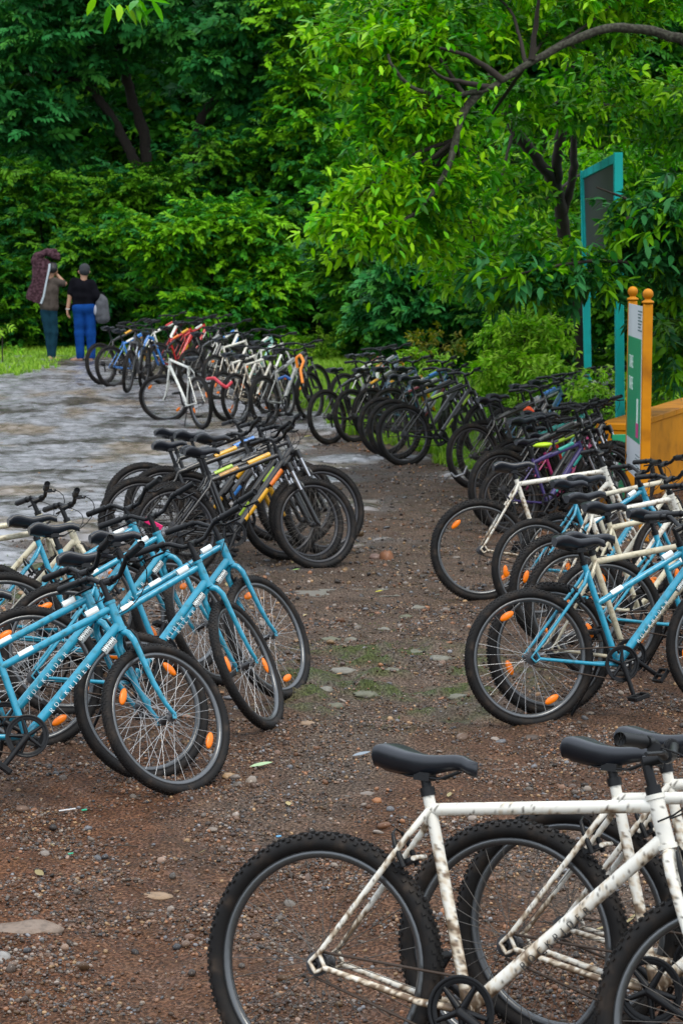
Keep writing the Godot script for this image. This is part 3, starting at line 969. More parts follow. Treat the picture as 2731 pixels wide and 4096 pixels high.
# ------------------------------------------------------------------ the scene
const BIKES := [
	["M", -0.086, -5.776, 26, 12, 6, 1.05, "white_mud", "muddy white mountain bike nearest the camera with plain grey black saddle"],
	["M", 0.463, -5.958, 27, 12, 0, 1.03, "white_mud2", "muddy white mountain bike whose dark saddle has a thin pink line"],
	["M", 0.646, -6.139, 25, 12, 0, 1.02, "white_mud3", "white mountain bike behind the pink lined saddle, partly out of view"],
	["H", 0.951, -10.431, -18, 8, 0, 1, "blue", "sky blue city bike at the front of the right row"],
	["M", 1.077, -10.693, -17, 8, 0, 0.98, "cream", "cream bike with straight top tube just behind the front blue bike"],
	["H", 1.469, -11.580, -16, 8, 0, 1, "blue2", "sky blue bike second in the right row beside the cream one"],
	["M", 1.368, -12.083, -24, 9, 0, 0.97, "cream2", "cream bike with dark lettering between two blue bikes, right row"],
	["M", 1.324, -12.628, -26, 9, 0, 0.97, "dull_white", "grey white bike with worn paint and orange spoke reflector, right row"],
	["H", 1.277, -13.534, -24, 9, 0, 0.95, "blue3", "blue bike half hidden among cream frames in the right row"],
	["M", 1.472, -13.796, -26, 9, 0, 0.95, "cream3", "pale cream bike next to the yellow counter"],
	["M", 0.952, -14.260, -10, 10, 4, 1, "dull_white", "white framed bike standing at the aisle end of the black cluster"],
	["S", 1.390, -17.967, -30, 8, 0, 1, "black", "black mountain bike directly behind the white framed one"],
	["S", 1.506, -18.250, -30, 9, 0, 1, "black2", "black bike with thick tyres, second behind the white framed one"],
	["S", 1.645, -18.552, -30, 9, 6, 1, "charcoal", "charcoal bike third behind the white framed one"],
	["K", 1.422, -17.665, -26, 9, 0, 0.84, "purple", "small purple bike with teal trim in the dense pile"],
	["K", 1.579, -18.229, -26, 9, 0, 0.84, "magenta", "small magenta and black bike in the dense pile"],
	["K", 1.582, -18.713, -28, 9, 0, 0.86, "lime", "small bike with neon yellow saddle in the dense pile"],
	["S", 1.642, -19.680, -28, 8, 0, 0.92, "teal", "teal framed bike in the dense pile before the counter"],
	["K", 1.766, -19.479, -28, 8, 0, 0.9, "red", "bright red framed small bike in the pile before the counter"],
	["S", 1.335, -21.111, -34, 8, 0, 0.95, "black", "black bike with a lock cable on its rear wheel"],
	["S", 1.457, -21.373, -34, 8, 0, 0.97, "grey", "dark grey bike with bent silver mudguard and yellow fork"],
	["S", 1.845, -23.307, -36, 8, 0, 0.95, "petrol", "petrol blue bike with an orange cable lock on the frame"],
	["S", 2.129, -24.093, -36, 8, 10, 0.95, "charcoal", "charcoal bike whose white edged saddle stands before the tree trunk"],
	["S", 2.440, -24.496, -36, 8, 0, 0.95, "black2", "black bike beneath the left teal post"],
	["S", 2.699, -25.040, -36, 8, -12, 0.95, "grey", "grey bike whose long bars cross the teal posts"],
	["S", 3.055, -25.363, -36, 8, 8, 0.95, "black", "black bike between the teal posts and the orange yellow sign"],
	["S", 0.709, -23.348, -28, 8, 0, 1, "blacklime", "black mountain bike with lime green frame panels"],
	["S", 0.620, -23.992, -28, 9, 0, 1, "black", "black bike standing close behind the lime panelled one"],
	["S", 0.510, -24.395, -30, 9, 0, 0.98, "blackred", "black bike with dark red downtube and a pink tag"],
	["S", 0.652, -26.311, -32, 8, 0, 0.97, "petrol", "dark blue bike with bare top tube behind the lime panelled one"],
	["S", 0.409, -26.311, -44, 8, 0, 0.97, "steel", "steel blue bike with yellow fork and brown saddle"],
	["S", 0.171, -26.109, -46, 8, 0, 0.97, "grey", "grey bike with muddy tyres beside the steel blue one"],
	["S", -0.143, -25.948, -48, 8, 0, 0.98, "black2", "black bike with long dark straight handlebar in the far middle"],
	["S", 0.094, -28.696, -48, 8, 0, 0.95, "redwhite", "red and white bike with pink grips in the far middle"],
	["S", 0.302, -28.918, -48, 8, 0, 0.95, "steel", "steel blue bike behind the red and white one"],
	["S", -0.972, -27.765, -58, 6, 0, 0.98, "silver", "silver bike with black fork and blue cable lock"],
	["M", -1.355, -28.069, -58, 6, 0, 0.96, "white_mud4", "white bike with an orange cable looped over it"],
	["M", -1.533, -28.392, -60, 6, 0, 0.96, "white_mud", "white bike tied with a red strap to its neighbour"],
	["M", -1.795, -27.455, -118, 4, 55, 0.98, "white", "clean white bike turned the other way at the row end"],
	["M", -1.242, -30.538, -58, 6, 0, 0.95, "white", "white bike with magenta bag behind the silver one"],
	["M", -1.811, -31.206, -58, 6, 4, 0.95, "white_mud3", "white bike with dark stem in the middle of the far row"],
	["S", -1.460, -31.915, -56, 6, 0, 0.95, "mint", "mint and black bike at the back of the far row"],
	["S", -0.862, -29.283, -58, 6, 0, 0.95, "black", "black bike partly behind the silver frame"],
	["S", -2.218, -32.036, -56, 6, 0, 0.95, "black2", "black bike left of the white bikes in the far row"],
	["S", -2.057, -32.927, -54, 6, 8, 0.95, "bluewhite", "blue and white bike behind the clean white bike"],
	["S", -2.825, -33.595, -54, 6, 0, 0.95, "redyellow", "bright red and yellow bike in the far row"],
	["S", -2.644, -34.182, -54, 6, 0, 0.95, "red", "red framed bike beside the red and yellow one"],
	["S", -2.442, -34.789, -52, 6, 0, 0.92, "black", "black bike at the very back of the far row"],
	["S", -3.481, -32.664, -48, 8, 6, 0.95, "azure", "azure blue bike with white top tube at the left end"],
	["S", -3.699, -33.190, -50, 8, 0, 0.95, "yellowblack", "yellow and black bike beside the man in blue trousers"],
	["S", -3.037, -32.644, -262, 6, 0, 0.93, "charcoal", "dark bike pointing towards the path at the left end"],
	["S", -3.202, -34.951, -50, 8, 0, 0.95, "redwhite", "white and red bike behind the azure blue one"],
	["S", -1.164, -15.263, -24, 14, 6, 1, "blackyellow", "black and yellow mountain bike with orange patch at the aisle"],
	["S", -1.213, -15.574, -24, 14, 14, 0.98, "blacklime", "black bike with green accents behind the black and yellow one"],
	["S", -1.133, -15.919, -24, 13, 4, 1.02, "charcoal", "charcoal bike with the farthest reaching front wheel of the left cluster"],
	["S", -1.450, -15.742, -22, 14, 10, 1, "yellowblack", "black bike with yellow downtube and no bright patch"],
	["S", -1.332, -16.452, -24, 13, 0, 1, "blackblue", "black bike with blue top tube end in the left cluster"],
	["S", -1.532, -16.870, -22, 13, 0, 1, "black", "black bike with the leftmost brown tyre of the left cluster"],
	["H", -1.809, -8.832, -12, 17, 33, 1, "blue", "sky blue city bike nearest the camera in the left row"],
	["H", -1.944, -9.094, -12, 17, 26, 1, "blue2", "sky blue city bike just behind the nearest one, left row"],
	["H", -1.446, -9.934, -20, 15, 52, 1, "blue", "sky blue bike with its front wheel turned sharply into the aisle"],
	["H", -1.376, -10.680, -20, 15, 38, 1, "blue3", "sky blue bike whose front wheel stands farthest right, left row"],
	["H", -1.741, -11.022, -20, 15, 48, 1, "blue2", "sky blue bike in the middle of the left row with white sticker"],
	["H", -1.910, -11.385, -20, 15, 30, 1, "blue", "sky blue bike mostly hidden behind its blue neighbours"],
	["M", -2.285, -11.422, -18, 14, 8, 0.97, "cream", "cream bike with dark lettering at the left picture edge"],
	["M", -2.493, -11.745, -18, 14, 8, 0.97, "cream2", "beige bike farthest left behind the blue bikes"],
]

func _ready() -> void:
	var cam := Camera3D.new()
	cam.name = "camera"
	cam.fov = 27.0
	cam.near = 0.1
	cam.far = 400.0
	cam.position = Vector3(0, 2.35, 0)
	cam.rotation_degrees = Vector3(-7.0, 0, 0)
	var lens := CameraAttributesPhysical.new()
	lens.frustum_focal_length = 50.0
	lens.frustum_focus_distance = 8.5
	lens.exposure_aperture = 7.0
	cam.attributes = lens
	add_child(cam)
	cam.fov = 27.0
	var we := WorldEnvironment.new()
	we.name = "sky_and_air"
	var env := Environment.new()
	env.background_mode = Environment.BG_SKY
	var sm := ProceduralSkyMaterial.new()
	sm.sky_top_color = lin(0.96, 1.05, 1.18)
	sm.sky_horizon_color = lin(0.55, 0.60, 0.66)
	sm.sky_curve = 0.35
	sm.ground_bottom_color = lin(0.05, 0.06, 0.04)
	sm.ground_horizon_color = lin(0.10, 0.12, 0.08)
	sm.sun_angle_max = 0.0
	var sky := Sky.new()
	sky.sky_material = sm
	env.sky = sky
	env.background_energy_multiplier = 1.0
	env.tonemap_mode = Environment.TONE_MAPPER_LINEAR
	env.tonemap_exposure = 1.7
	env.sdfgi_enabled = true
	env.ssao_enabled = true
	env.ssil_enabled = true
	we.environment = env
	add_child(we)
	var sun := DirectionalLight3D.new()
	sun.name = "sun"
	sun.light_energy = 0.4
	sun.light_color = Color(1.0, 0.98, 0.94)
	sun.light_angular_distance = 25.0
	sun.shadow_enabled = true
	sun.rotation_degrees = Vector3(-62, 25, 0)
	add_child(sun)

	var rng := RandomNumberGenerator.new()
	rng.seed = 7
	setup()
	ground(rng)
	forest(rng)
	signs()
	for ty in ["H", "M", "S"]: proto[ty] = make_bike(ty)
	for k in BIKES.size(): place_bike(BIKES[k], rng, k > 2)
	for k in ["H", "M", "S"]: proto[k].free()
	loose_things(rng)
	people()

func setup() -> void:
	for q in [[n_big, 11, 0.12, 3], [n_mid, 12, 1.6, 4], [n_fine, 13, 9.0, 3], [n_ridge, 14, 1.1, 4]]:
		q[0].seed = q[1]; q[0].frequency = q[2]; q[0].fractal_octaves = q[3]
		q[0].noise_type = FastNoiseLite.TYPE_SIMPLEX_SMOOTH
	var w := Color.WHITE
	var brown := lin(0.22, 0.14, 0.075)
	var dark := lin(0.10, 0.065, 0.04)
	dust_tex = noise_tex(0.02, [[0.0, lin(1.0, 1.0, 1.0)], [0.5, w], [0.66, lin(0.84, 0.82, 0.78)], [0.76, lin(0.62, 0.57, 0.5)], [0.9, lin(0.4, 0.34, 0.28)]], 512, FastNoiseLite.TYPE_SIMPLEX_SMOOTH, 3, 6)
	mud_tex = noise_tex(0.028, [[0.0, w], [0.60, w], [0.645, lin(0.85, 0.79, 0.68)], [0.70, lin(0.55, 0.43, 0.3)], [0.74, brown], [0.80, dark]], 512, FastNoiseLite.TYPE_SIMPLEX_SMOOTH, 5, 8)
	heavy_mud_tex = noise_tex(0.025, [[0.0, w], [0.55, w], [0.60, lin(0.86, 0.79, 0.68)], [0.67, lin(0.55, 0.43, 0.29)], [0.72, brown], [0.78, dark]], 512, FastNoiseLite.TYPE_SIMPLEX_SMOOTH, 6, 8)
	var tyre_tex := noise_tex(0.02, [[0.0, lin(0.55, 0.55, 0.55)], [0.5, w], [0.68, lin(2.0, 1.6, 1.2)], [1.0, lin(3.0, 2.3, 1.6)]], 256, FastNoiseLite.TYPE_SIMPLEX_SMOOTH, 9)
	M.plain = mat(Color(0.5, 0.5, 0.5))
	M.tyre = triplanar(dull(mat(lin(0.075, 0.054, 0.040), 0.66)), noise_tex(0.02, [[0.0, lin(0.10, 0.13, 0.18)], [0.50, lin(0.11, 0.14, 0.19)], [0.66, lin(0.22, 0.23, 0.25)], [0.85, lin(0.6, 0.6, 0.6)], [1.0, w]], 256, FastNoiseLite.TYPE_SIMPLEX_SMOOTH, 9, 6), 1.6)
	M.rim_bright = mat(lin(0.13, 0.135, 0.14), 0.28, 0.75)
	M.rim_dark = mat(lin(0.05, 0.05, 0.055), 0.35, 0.4)
	M.spoke = mat(lin(0.6, 0.6, 0.6), 0.35, 0.85)
	M.spoke_dull = mat(lin(0.12, 0.11, 0.10), 0.5, 0.5)
	M.dark_metal = mat(lin(0.08, 0.08, 0.085), 0.4, 0.6)
	M.black_metal = dull(mat(lin(0.009, 0.0095, 0.011), 0.34))
	M.black_plastic = dull(mat(lin(0.008, 0.008, 0.009), 0.5))
	M.grip = dull(mat(lin(0.010, 0.0105, 0.012), 0.45))
	M.chain = mat(lin(0.05, 0.032, 0.022), 0.55, 0.3)
	M.chrome = mat(lin(0.5, 0.5, 0.52), 0.15, 0.9)
	M.saddle = triplanar((mat(lin(0.016, 0.019, 0.026), 0.30)), noise_tex(0.01, [[0.0, w], [0.7, w], [1.0, lin(0.75, 0.68, 0.58)]], 128, FastNoiseLite.TYPE_SIMPLEX_SMOOTH, 21), 1.2)
	M.orange = mat(lin(0.92, 0.20, 0.0), 0.3)
	M.letter_white = mat(lin(0.7, 0.76, 0.78), 0.5)
	M.letter_dark = mat(lin(0.02, 0.02, 0.02), 0.5)
	M.letter_black = mat(lin(0.015, 0.02, 0.015), 0.5)
	M.sticker = mat(lin(0.78, 0.82, 0.80), 0.4)
	M.sticker_dark = mat(lin(0.10, 0.10, 0.09), 0.5)
	proto.saddle = saddle_mesh()
	var colours := {
		"blue": [0.016, 0.295, 0.455], "blue2": [0.020, 0.305, 0.46], "blue3": [0.014, 0.26, 0.41], "cream": [0.56, 0.50, 0.36], "cream2": [0.58, 0.53, 0.38], "cream3": [0.62, 0.58, 0.46],
		"black": [0.010, 0.010, 0.011], "black2": [0.016, 0.016, 0.017], "charcoal": [0.030, 0.030, 0.034], "grey": [0.075, 0.075, 0.08], "silver": [0.30, 0.31, 0.31], "white": [0.78, 0.79, 0.74],
		"lime": [0.35, 0.55, 0.02], "teal": [0.03, 0.35, 0.30], "red": [0.55, 0.02, 0.02], "purple": [0.045, 0.028, 0.14], "magenta": [0.45, 0.03, 0.16], "petrol": [0.03, 0.12, 0.20], "steel": [0.10, 0.16, 0.24],
		"azure": [0.03, 0.20, 0.60], "yellow": [0.75, 0.38, 0.01], "gold": [0.42, 0.20, 0.012], "mint": [0.25, 0.55, 0.50], "darkred": [0.16, 0.01, 0.02], "orange": [0.85, 0.20, 0.01],
	}
	var P := {}
	for k in colours: P[k] = paint(lin(colours[k][0], colours[k][1], colours[k][2]), 0)
	var wm := mat(lin(0.76, 0.74, 0.675), 0.40)
	wm.vertex_color_use_as_albedo = true
	var wm2 := mat(lin(0.68, 0.655, 0.58), 0.45)
	wm2.vertex_color_use_as_albedo = true
	for k in ["blue", "blue2", "blue3", "cream", "cream2", "cream3"]: PAINT[k] = [P[k], P[k]]
	PAINT.white = [P.white, P.white, P.black]
	PAINT.white_mud = [wm, wm]
	PAINT.white_mud2 = [wm, wm]
	PAINT.white_mud3 = [wm, wm]
	PAINT.dull_white = [wm2, wm2]
	PAINT.white_mud4 = [wm2, wm2]
	PAINT.black = [P.black, P.black, P.charcoal, P.grey]
	PAINT.black2 = [P.black2, P.black, P.silver, P.charcoal]
	PAINT.charcoal = [P.charcoal, P.black, P.black, P.silver]
	PAINT.grey = [P.grey, P.black, P.silver, P.yellow]
	PAINT.blacklime = [P.black, P.black, P.lime, P.black2, P.lime]
	PAINT.blackred = [P.black, P.black, P.darkred, P.silver, P.darkred]
	PAINT.blackblue = [P.black, P.black, P.azure, P.charcoal]
	PAINT.blackyellow = [P.black, P.black, P.yellow, P.yellow, P.orange, P.gold, P.yellow]
	PAINT.yellowblack = [P.black2, P.yellow, P.yellow, P.black]
	PAINT.petrol = [P.petrol, P.black, P.azure, P.silver]
	PAINT.steel = [P.steel, P.yellow, P.silver, P.yellow]
	PAINT.silver = [P.silver, P.black, P.silver, P.charcoal]
	PAINT.mint = [P.mint, P.black, P.white, P.black]
	PAINT.bluewhite = [P.white, P.black, P.azure, P.azure]
	PAINT.redyellow = [P.red, P.black, P.orange, P.yellow, P.red]
	PAINT.red = [P.red, P.black, P.white, P.red]
	PAINT.redwhite = [P.white, P.black, P.red, P.white]
	PAINT.azure = [P.azure, P.azure, P.white, P.azure, P.white]
	PAINT.purple = [P.purple, P.black, P.teal, P.purple]
	PAINT.magenta = [P.magenta, P.black, P.white, P.black]
	PAINT.lime = [P.lime, P.black, P.black, P.purple]
	PAINT.teal = [P.teal, P.black, P.black, P.teal]

func ground(rng: RandomNumberGenerator) -> void:
	var grain := noise_tex(0.06, [[0.0, lin(0.14, 0.13, 0.13)], [0.38, lin(0.55, 0.54, 0.53)], [0.6, lin(1.0, 1.0, 1.0)], [1.0, Color(1.3, 1.3, 1.3)]], 1024, FastNoiseLite.TYPE_SIMPLEX_SMOOTH, 31, 6)
	var gm := triplanar(mat(Color.WHITE, 0.50), grain, 0.8, true)
	gm.metallic_specular = 0.30
	gm.roughness = 1.0
	gm.roughness_texture = noise_tex(0.01, [[0.0, Color(0.12, 0.12, 0.12)], [0.34, Color(0.22, 0.22, 0.22)], [0.46, Color(0.7, 0.7, 0.7)], [1.0, Color(0.9, 0.9, 0.9)]], 512, FastNoiseLite.TYPE_SIMPLEX_SMOOTH, 36, 6)
	gm.vertex_color_use_as_albedo = true
	gm.heightmap_enabled = true
	gm.heightmap_texture = grain
	gm.heightmap_scale = 3.0
	var smear := noise_tex(0.012, [[0.0, lin(0.45, 0.44, 0.43)], [0.4, lin(0.82, 0.81, 0.80)], [0.6, lin(1.0, 1.0, 1.0)], [1.0, Color.WHITE]], 512, FastNoiseLite.TYPE_SIMPLEX_SMOOTH, 33, 5)
	var cm := triplanar(mat(Color.WHITE, 0.30), smear, 0.8, true)
	cm.vertex_color_use_as_albedo = true
	cm.metallic_specular = 0.75
	cm.heightmap_enabled = true
	cm.heightmap_texture = smear
	cm.heightmap_scale = 2.0
	cm.roughness = 1.0
	cm.roughness_texture = noise_tex(0.007, [[0.0, Color(0.10, 0.14, 0.14)], [0.45, Color(0.26, 0.26, 0.26)], [1.0, Color(0.6, 0.6, 0.6)]], 512, FastNoiseLite.TYPE_SIMPLEX_SMOOTH, 34, 5)
	var zs := steps(-4.6, -13.0, 0.022, 0.035)
	zs.append_array(steps(-13.04, -46.0, 0.045, 0.14))
	struct("ground", grid(steps(-3.4, 3.4, 0.024, 0.024), steps(-4.6, -13.0, 0.022, 0.032), gravel_height, gravel_colour, gm))
	var g2 := struct("ground_further_off", grid(steps(-9.0, 9.0, 0.07, 0.07), steps(-13.0, -46.0, 0.045, 0.16), gravel_height, gravel_colour, gm))
	g2.name = "ground_001"
	struct("wet_path", grid(steps(-9.0, 2.6, 0.035, 0.035), steps(-9.0, -40.0, 0.035, 0.09), clay_height, clay_colour, cm))
	# the wide sheet under it all, and the wooded slope that closes the clearing
	var far_h := func(x: float, z: float) -> float: return lie(x, z) - 0.22
	var far_c := func(x: float, z: float) -> Color: return Color(0.09, 0.085, 0.04)
	var coarse := PackedFloat32Array()
	var coarse_x := PackedFloat32Array()
	for k in 61:
		coarse.append(60.0 - k * 4.0)
		coarse_x.append(-120.0 + k * 4.0)
	var g3 := struct("ground_002", grid(coarse_x, coarse, far_h, far_c, gm))
	var hm := mat(Color.WHITE, 1.0)
	hm.vertex_color_use_as_albedo = true
	hm.metallic_specular = 0.0
	var hill_h := func(x: float, z: float) -> float: return 0.2 + 0.55 * maxf(-z - 47.0, 0.0) + n_big.get_noise_2d(x, z) * 1.5 - 0.8
	var hill_c := func(x: float, z: float) -> Color: return Color(0.012, 0.026, 0.008)
	struct("hill", grid(steps(-50.0, 50.0, 2.0, 2.0), steps(-46.0, -110.0, 2.0, 2.0), hill_h, hill_c, hm))
	# loose gravel lying on the path
	var stones := []
	for q in 3:
		var b := MB.new()
		b.ball(Vector3.ZERO, Vector3(1, 0.62, 0.8), 6, 4, Basis(Vector3(1, 0.4 * q, 0.2).normalized(), 0.6 * q))
		for k in b.v.size():
			var p := b.v[k]
			b.v[k] = p * (1.0 + 0.28 * n_mid.get_noise_3d(p.x * 1.3 + q * 9.0, p.y * 1.3, p.z * 1.3))
		var pm := mat(Color.WHITE, 0.22)
		pm.metallic_specular = 0.36
		pm.vertex_color_use_as_albedo = true
		stones.append(b.mesh(pm, true))
	var tints := [Color(0.13, 0.085, 0.06), Color(0.16, 0.10, 0.07), Color(0.19, 0.155, 0.125), Color(0.10, 0.075, 0.06), Color(0.24, 0.20, 0.17), Color(0.24, 0.115, 0.06), Color(0.07, 0.06, 0.055), Color(0.16, 0.16, 0.17), Color(0.30, 0.19, 0.10)]
	var lists := [[[], []], [[], []], [[], []]]
	for k in 300000:
		var near := k < 250000
		var z := -rng.randf_range(5.2, 14.0) if near else -rng.randf_range(13.0, 27.0)
		var hw := 0.5 - z * 0.17
		var x := rng.randf_range(-hw, hw)
		if clay_share(x, z) > 0.45 and rng.randf() < 0.93: continue
		var patch := n_mid.get_noise_2d(x * 0.7 + 5.0, z * 0.9)
		if rng.randf() > clampf(0.46 + patch * 2.2, 0.10, 0.95) * (1.0 - moss_share(x, z) * 0.85): continue
		var s := (0.0028 + 0.0085 * pow(rng.randf(), 3.5)) * (1.0 if near else 1.8)
		if rng.randf() < 0.02: s *= 2.2
		var bs := Basis.from_euler(Vector3(rng.randf_range(-0.4, 0.4), rng.randf() * TAU, rng.randf_range(-0.4, 0.4))).scaled_local(Vector3.ONE * s)
		var c: Color = tints[rng.randi() % tints.size()]
		if near and rng.randf() < 0.3: c = c.lerp(Color(0.20, 0.10, 0.055), 0.5)
		c = c * lerpf(0.28, 1.45, pow(rng.randf(), 2.0))
		var which := rng.randi() % 3
		lists[which][0].append(Transform3D(bs, Vector3(x, gravel_height(x, z) + s * 0.25, z)))
		lists[which][1].append(c)
	# bigger half buried stones where the path is worn down to rubble
	for k in 2600:
		var z := -rng.randf_range(7.5, 21.0)
		var hw := 0.5 - z * 0.16
		var x := rng.randf_range(-hw, hw)
		var w := smoothstep(7.5, 11.0, -z) * 0.55 + moss_share(x, z) * 0.5 + 0.12
		if clay_share(x, z) > 0.5 or rng.randf() > w * clampf(0.5 + 1.6 * n_mid.get_noise_2d(x * 0.8 + 31.0, z * 0.9), 0.1, 1.0): continue
		var sz := 0.010 + 0.030 * pow(rng.randf(), 2.2)
		var bs := Basis.from_euler(Vector3(rng.randf_range(-0.35, 0.35), rng.randf() * TAU, rng.randf_range(-0.35, 0.35))) * Basis.from_scale(Vector3(sz * rng.randf_range(0.9, 1.6), sz * rng.randf_range(0.5, 0.9), sz))
		var which := rng.randi() % 3
		lists[which][0].append(Transform3D(bs, Vector3(x, gravel_height(x, z) + sz * 0.08, z)))
		lists[which][1].append(tints[rng.randi() % tints.size()] * rng.randf_range(0.5, 1.1))
	var heap := Node3D.new()
	heap.name = "gravel"
	heap.set_meta("kind", "stuff")
	heap.set_meta("label", "loose brown and grey gravel scattered over the damp earth path")
	heap.set_meta("category", "gravel")
	add_child(heap)
	for q in 3: scatter("pebbles", heap, stones[q], lists[q][0], lists[q][1])
	# grass
	var gmat := mat(Color.WHITE, 0.55)
	gmat.vertex_color_use_as_albedo = true
	gmat.backlight_enabled = true
	gmat.backlight = Color(0.5, 0.6, 0.2)
	var tuft := MB.new()
	for k in 9:
		var a := rng.randf() * TAU
		var lean := rng.randf_range(0.15, 0.7)
		var d := Vector3(cos(a), 0, sin(a))
		var s := Vector3(-sin(a), 0, cos(a)) * 0.006
		var base := d * rng.randf_range(0.0, 0.03)
		var h := rng.randf_range(0.6, 1.0) * 0.12
		var p1 := base + d * h * lean * 0.4 + Vector3.UP * h * 0.6
		var p2 := base + d * h * lean + Vector3.UP * h
		tuft.face([base - s, base + s, p1 + s * 0.8, p1 - s * 0.8], s.cross(p1 - base).normalized())
		tuft.face([p1 - s * 0.8, p1 + s * 0.8, p2], s.cross(p2 - p1).normalized())
	var tm := tuft.mesh(gmat, true)
	var gx := []
	var gc := []
	for k in 75000:
		var x := rng.randf_range(-8.5, 8.5)
		var z := -rng.randf_range(34.5, 47.0)
		if k > 30000:
			x = rng.randf_range(-1.5, 7.0)
			z = -rng.randf_range(22.5, 38.0)
			if x < 1.4 - (-z - 23.0) * 0.26 + 0.5 * n_big.get_noise_2d(x * 9.0, z * 9.0): continue
		elif -z < 38.7 + n_big.get_noise_2d(x * 9.0, z * 2.0) * 1.5 - (3.4 if x < -4.95 + n_mid.get_noise_1d(z) * 0.3 else 0.0): continue
		gx.append(Transform3D(Basis(Vector3.UP, rng.randf() * TAU).scaled_local(Vector3.ONE * rng.randf_range(0.7, 1.5)), Vector3(x, lie(x, z), z)))
		gc.append(Color(0.17, 0.38, 0.012).lerp(Color(0.28, 0.46, 0.015), rng.randf()) * rng.randf_range(0.75, 1.2))
	# sparse tufts in the wet path and moss
	for spot in [Vector3(-4.255, 0.113, -29.991), Vector3(-3.864, 0.108, -29.809), Vector3(-3.808, 0.331, -36.184), Vector3(-3.778, 0.182, -31.672), Vector3(-5.351, 0.281, -34.324), Vector3(-3.341, 0.174, -31.510), Vector3(0.169, -0.000, -13.373), Vector3(0.305, -0.001, -12.144), Vector3(0.037, -0.004, -11.237), Vector3(0.220, -0.001, -12.345), Vector3(-2.426, -0.001, -15.187), Vector3(-2.397, -0.001, -16.053)]:
		for k in 26:
			var x: float = spot.x + rng.randfn() * 0.16
			var z: float = spot.z + rng.randfn() * 0.22
			gx.append(Transform3D(Basis(Vector3.UP, rng.randf() * TAU).scaled_local(Vector3.ONE * rng.randf_range(0.08, 0.20)), Vector3(x, maxf(gravel_height(x, z), clay_height(x, z)) - 0.004, z)))
			gc.append(Color(0.10, 0.16, 0.025) * rng.randf_range(0.6, 1.2))
	var lawn := Node3D.new()
	lawn.name = "grass"
	lawn.set_meta("kind", "stuff")
	lawn.set_meta("label", "bright lime green grass along the edge of the clearing")
	lawn.set_meta("category", "grass")
	add_child(lawn)
	scatter("blades", lawn, tm, gx, gc)

func scatter(called: String, parent: Node3D, mesh: Mesh, where: Array, tint: Array) -> void:
	var mm := MultiMesh.new()
	mm.transform_format = MultiMesh.TRANSFORM_3D
	mm.use_colors = true
	mm.mesh = mesh
	mm.instance_count = where.size()
	for k in where.size():
		mm.set_instance_transform(k, where[k])
		mm.set_instance_color(k, tint[k])
	var o := MultiMeshInstance3D.new()
	o.name = called
	o.multimesh = mm
	o.set_meta("kind", "stuff")
	parent.add_child(o, true)

func clumps(blobs: Array, each: int, size: float, rng: RandomNumberGenerator, body := 0.3) -> Array:
	# every mass of leaves breaks up into smaller bunches with gaps between them
	var out := []
	for b in blobs:
		out.append([b[0], b[1] * 0.9, int(b[2] * body), b[3] * 0.6])
		for k in each:
			var d := Vector3(rng.randfn(), rng.randfn(), rng.randfn()).normalized() * pow(rng.randf(), 0.4)
			out.append([b[0] + d * b[1], b[1] * Vector3(size, size * 0.6, size) * rng.randf_range(0.7, 1.25), int(b[2] * (1.0 - body) / each), clampf(b[3] * rng.randf_range(0.2, 2.2), 0.0, 1.0)])
	return out

func blob(p: Vector3, rx: float, ry: float, rz: float, count: int, bright := 0.0) -> Array:
	return [p, Vector3(rx, ry, rz), count, bright]

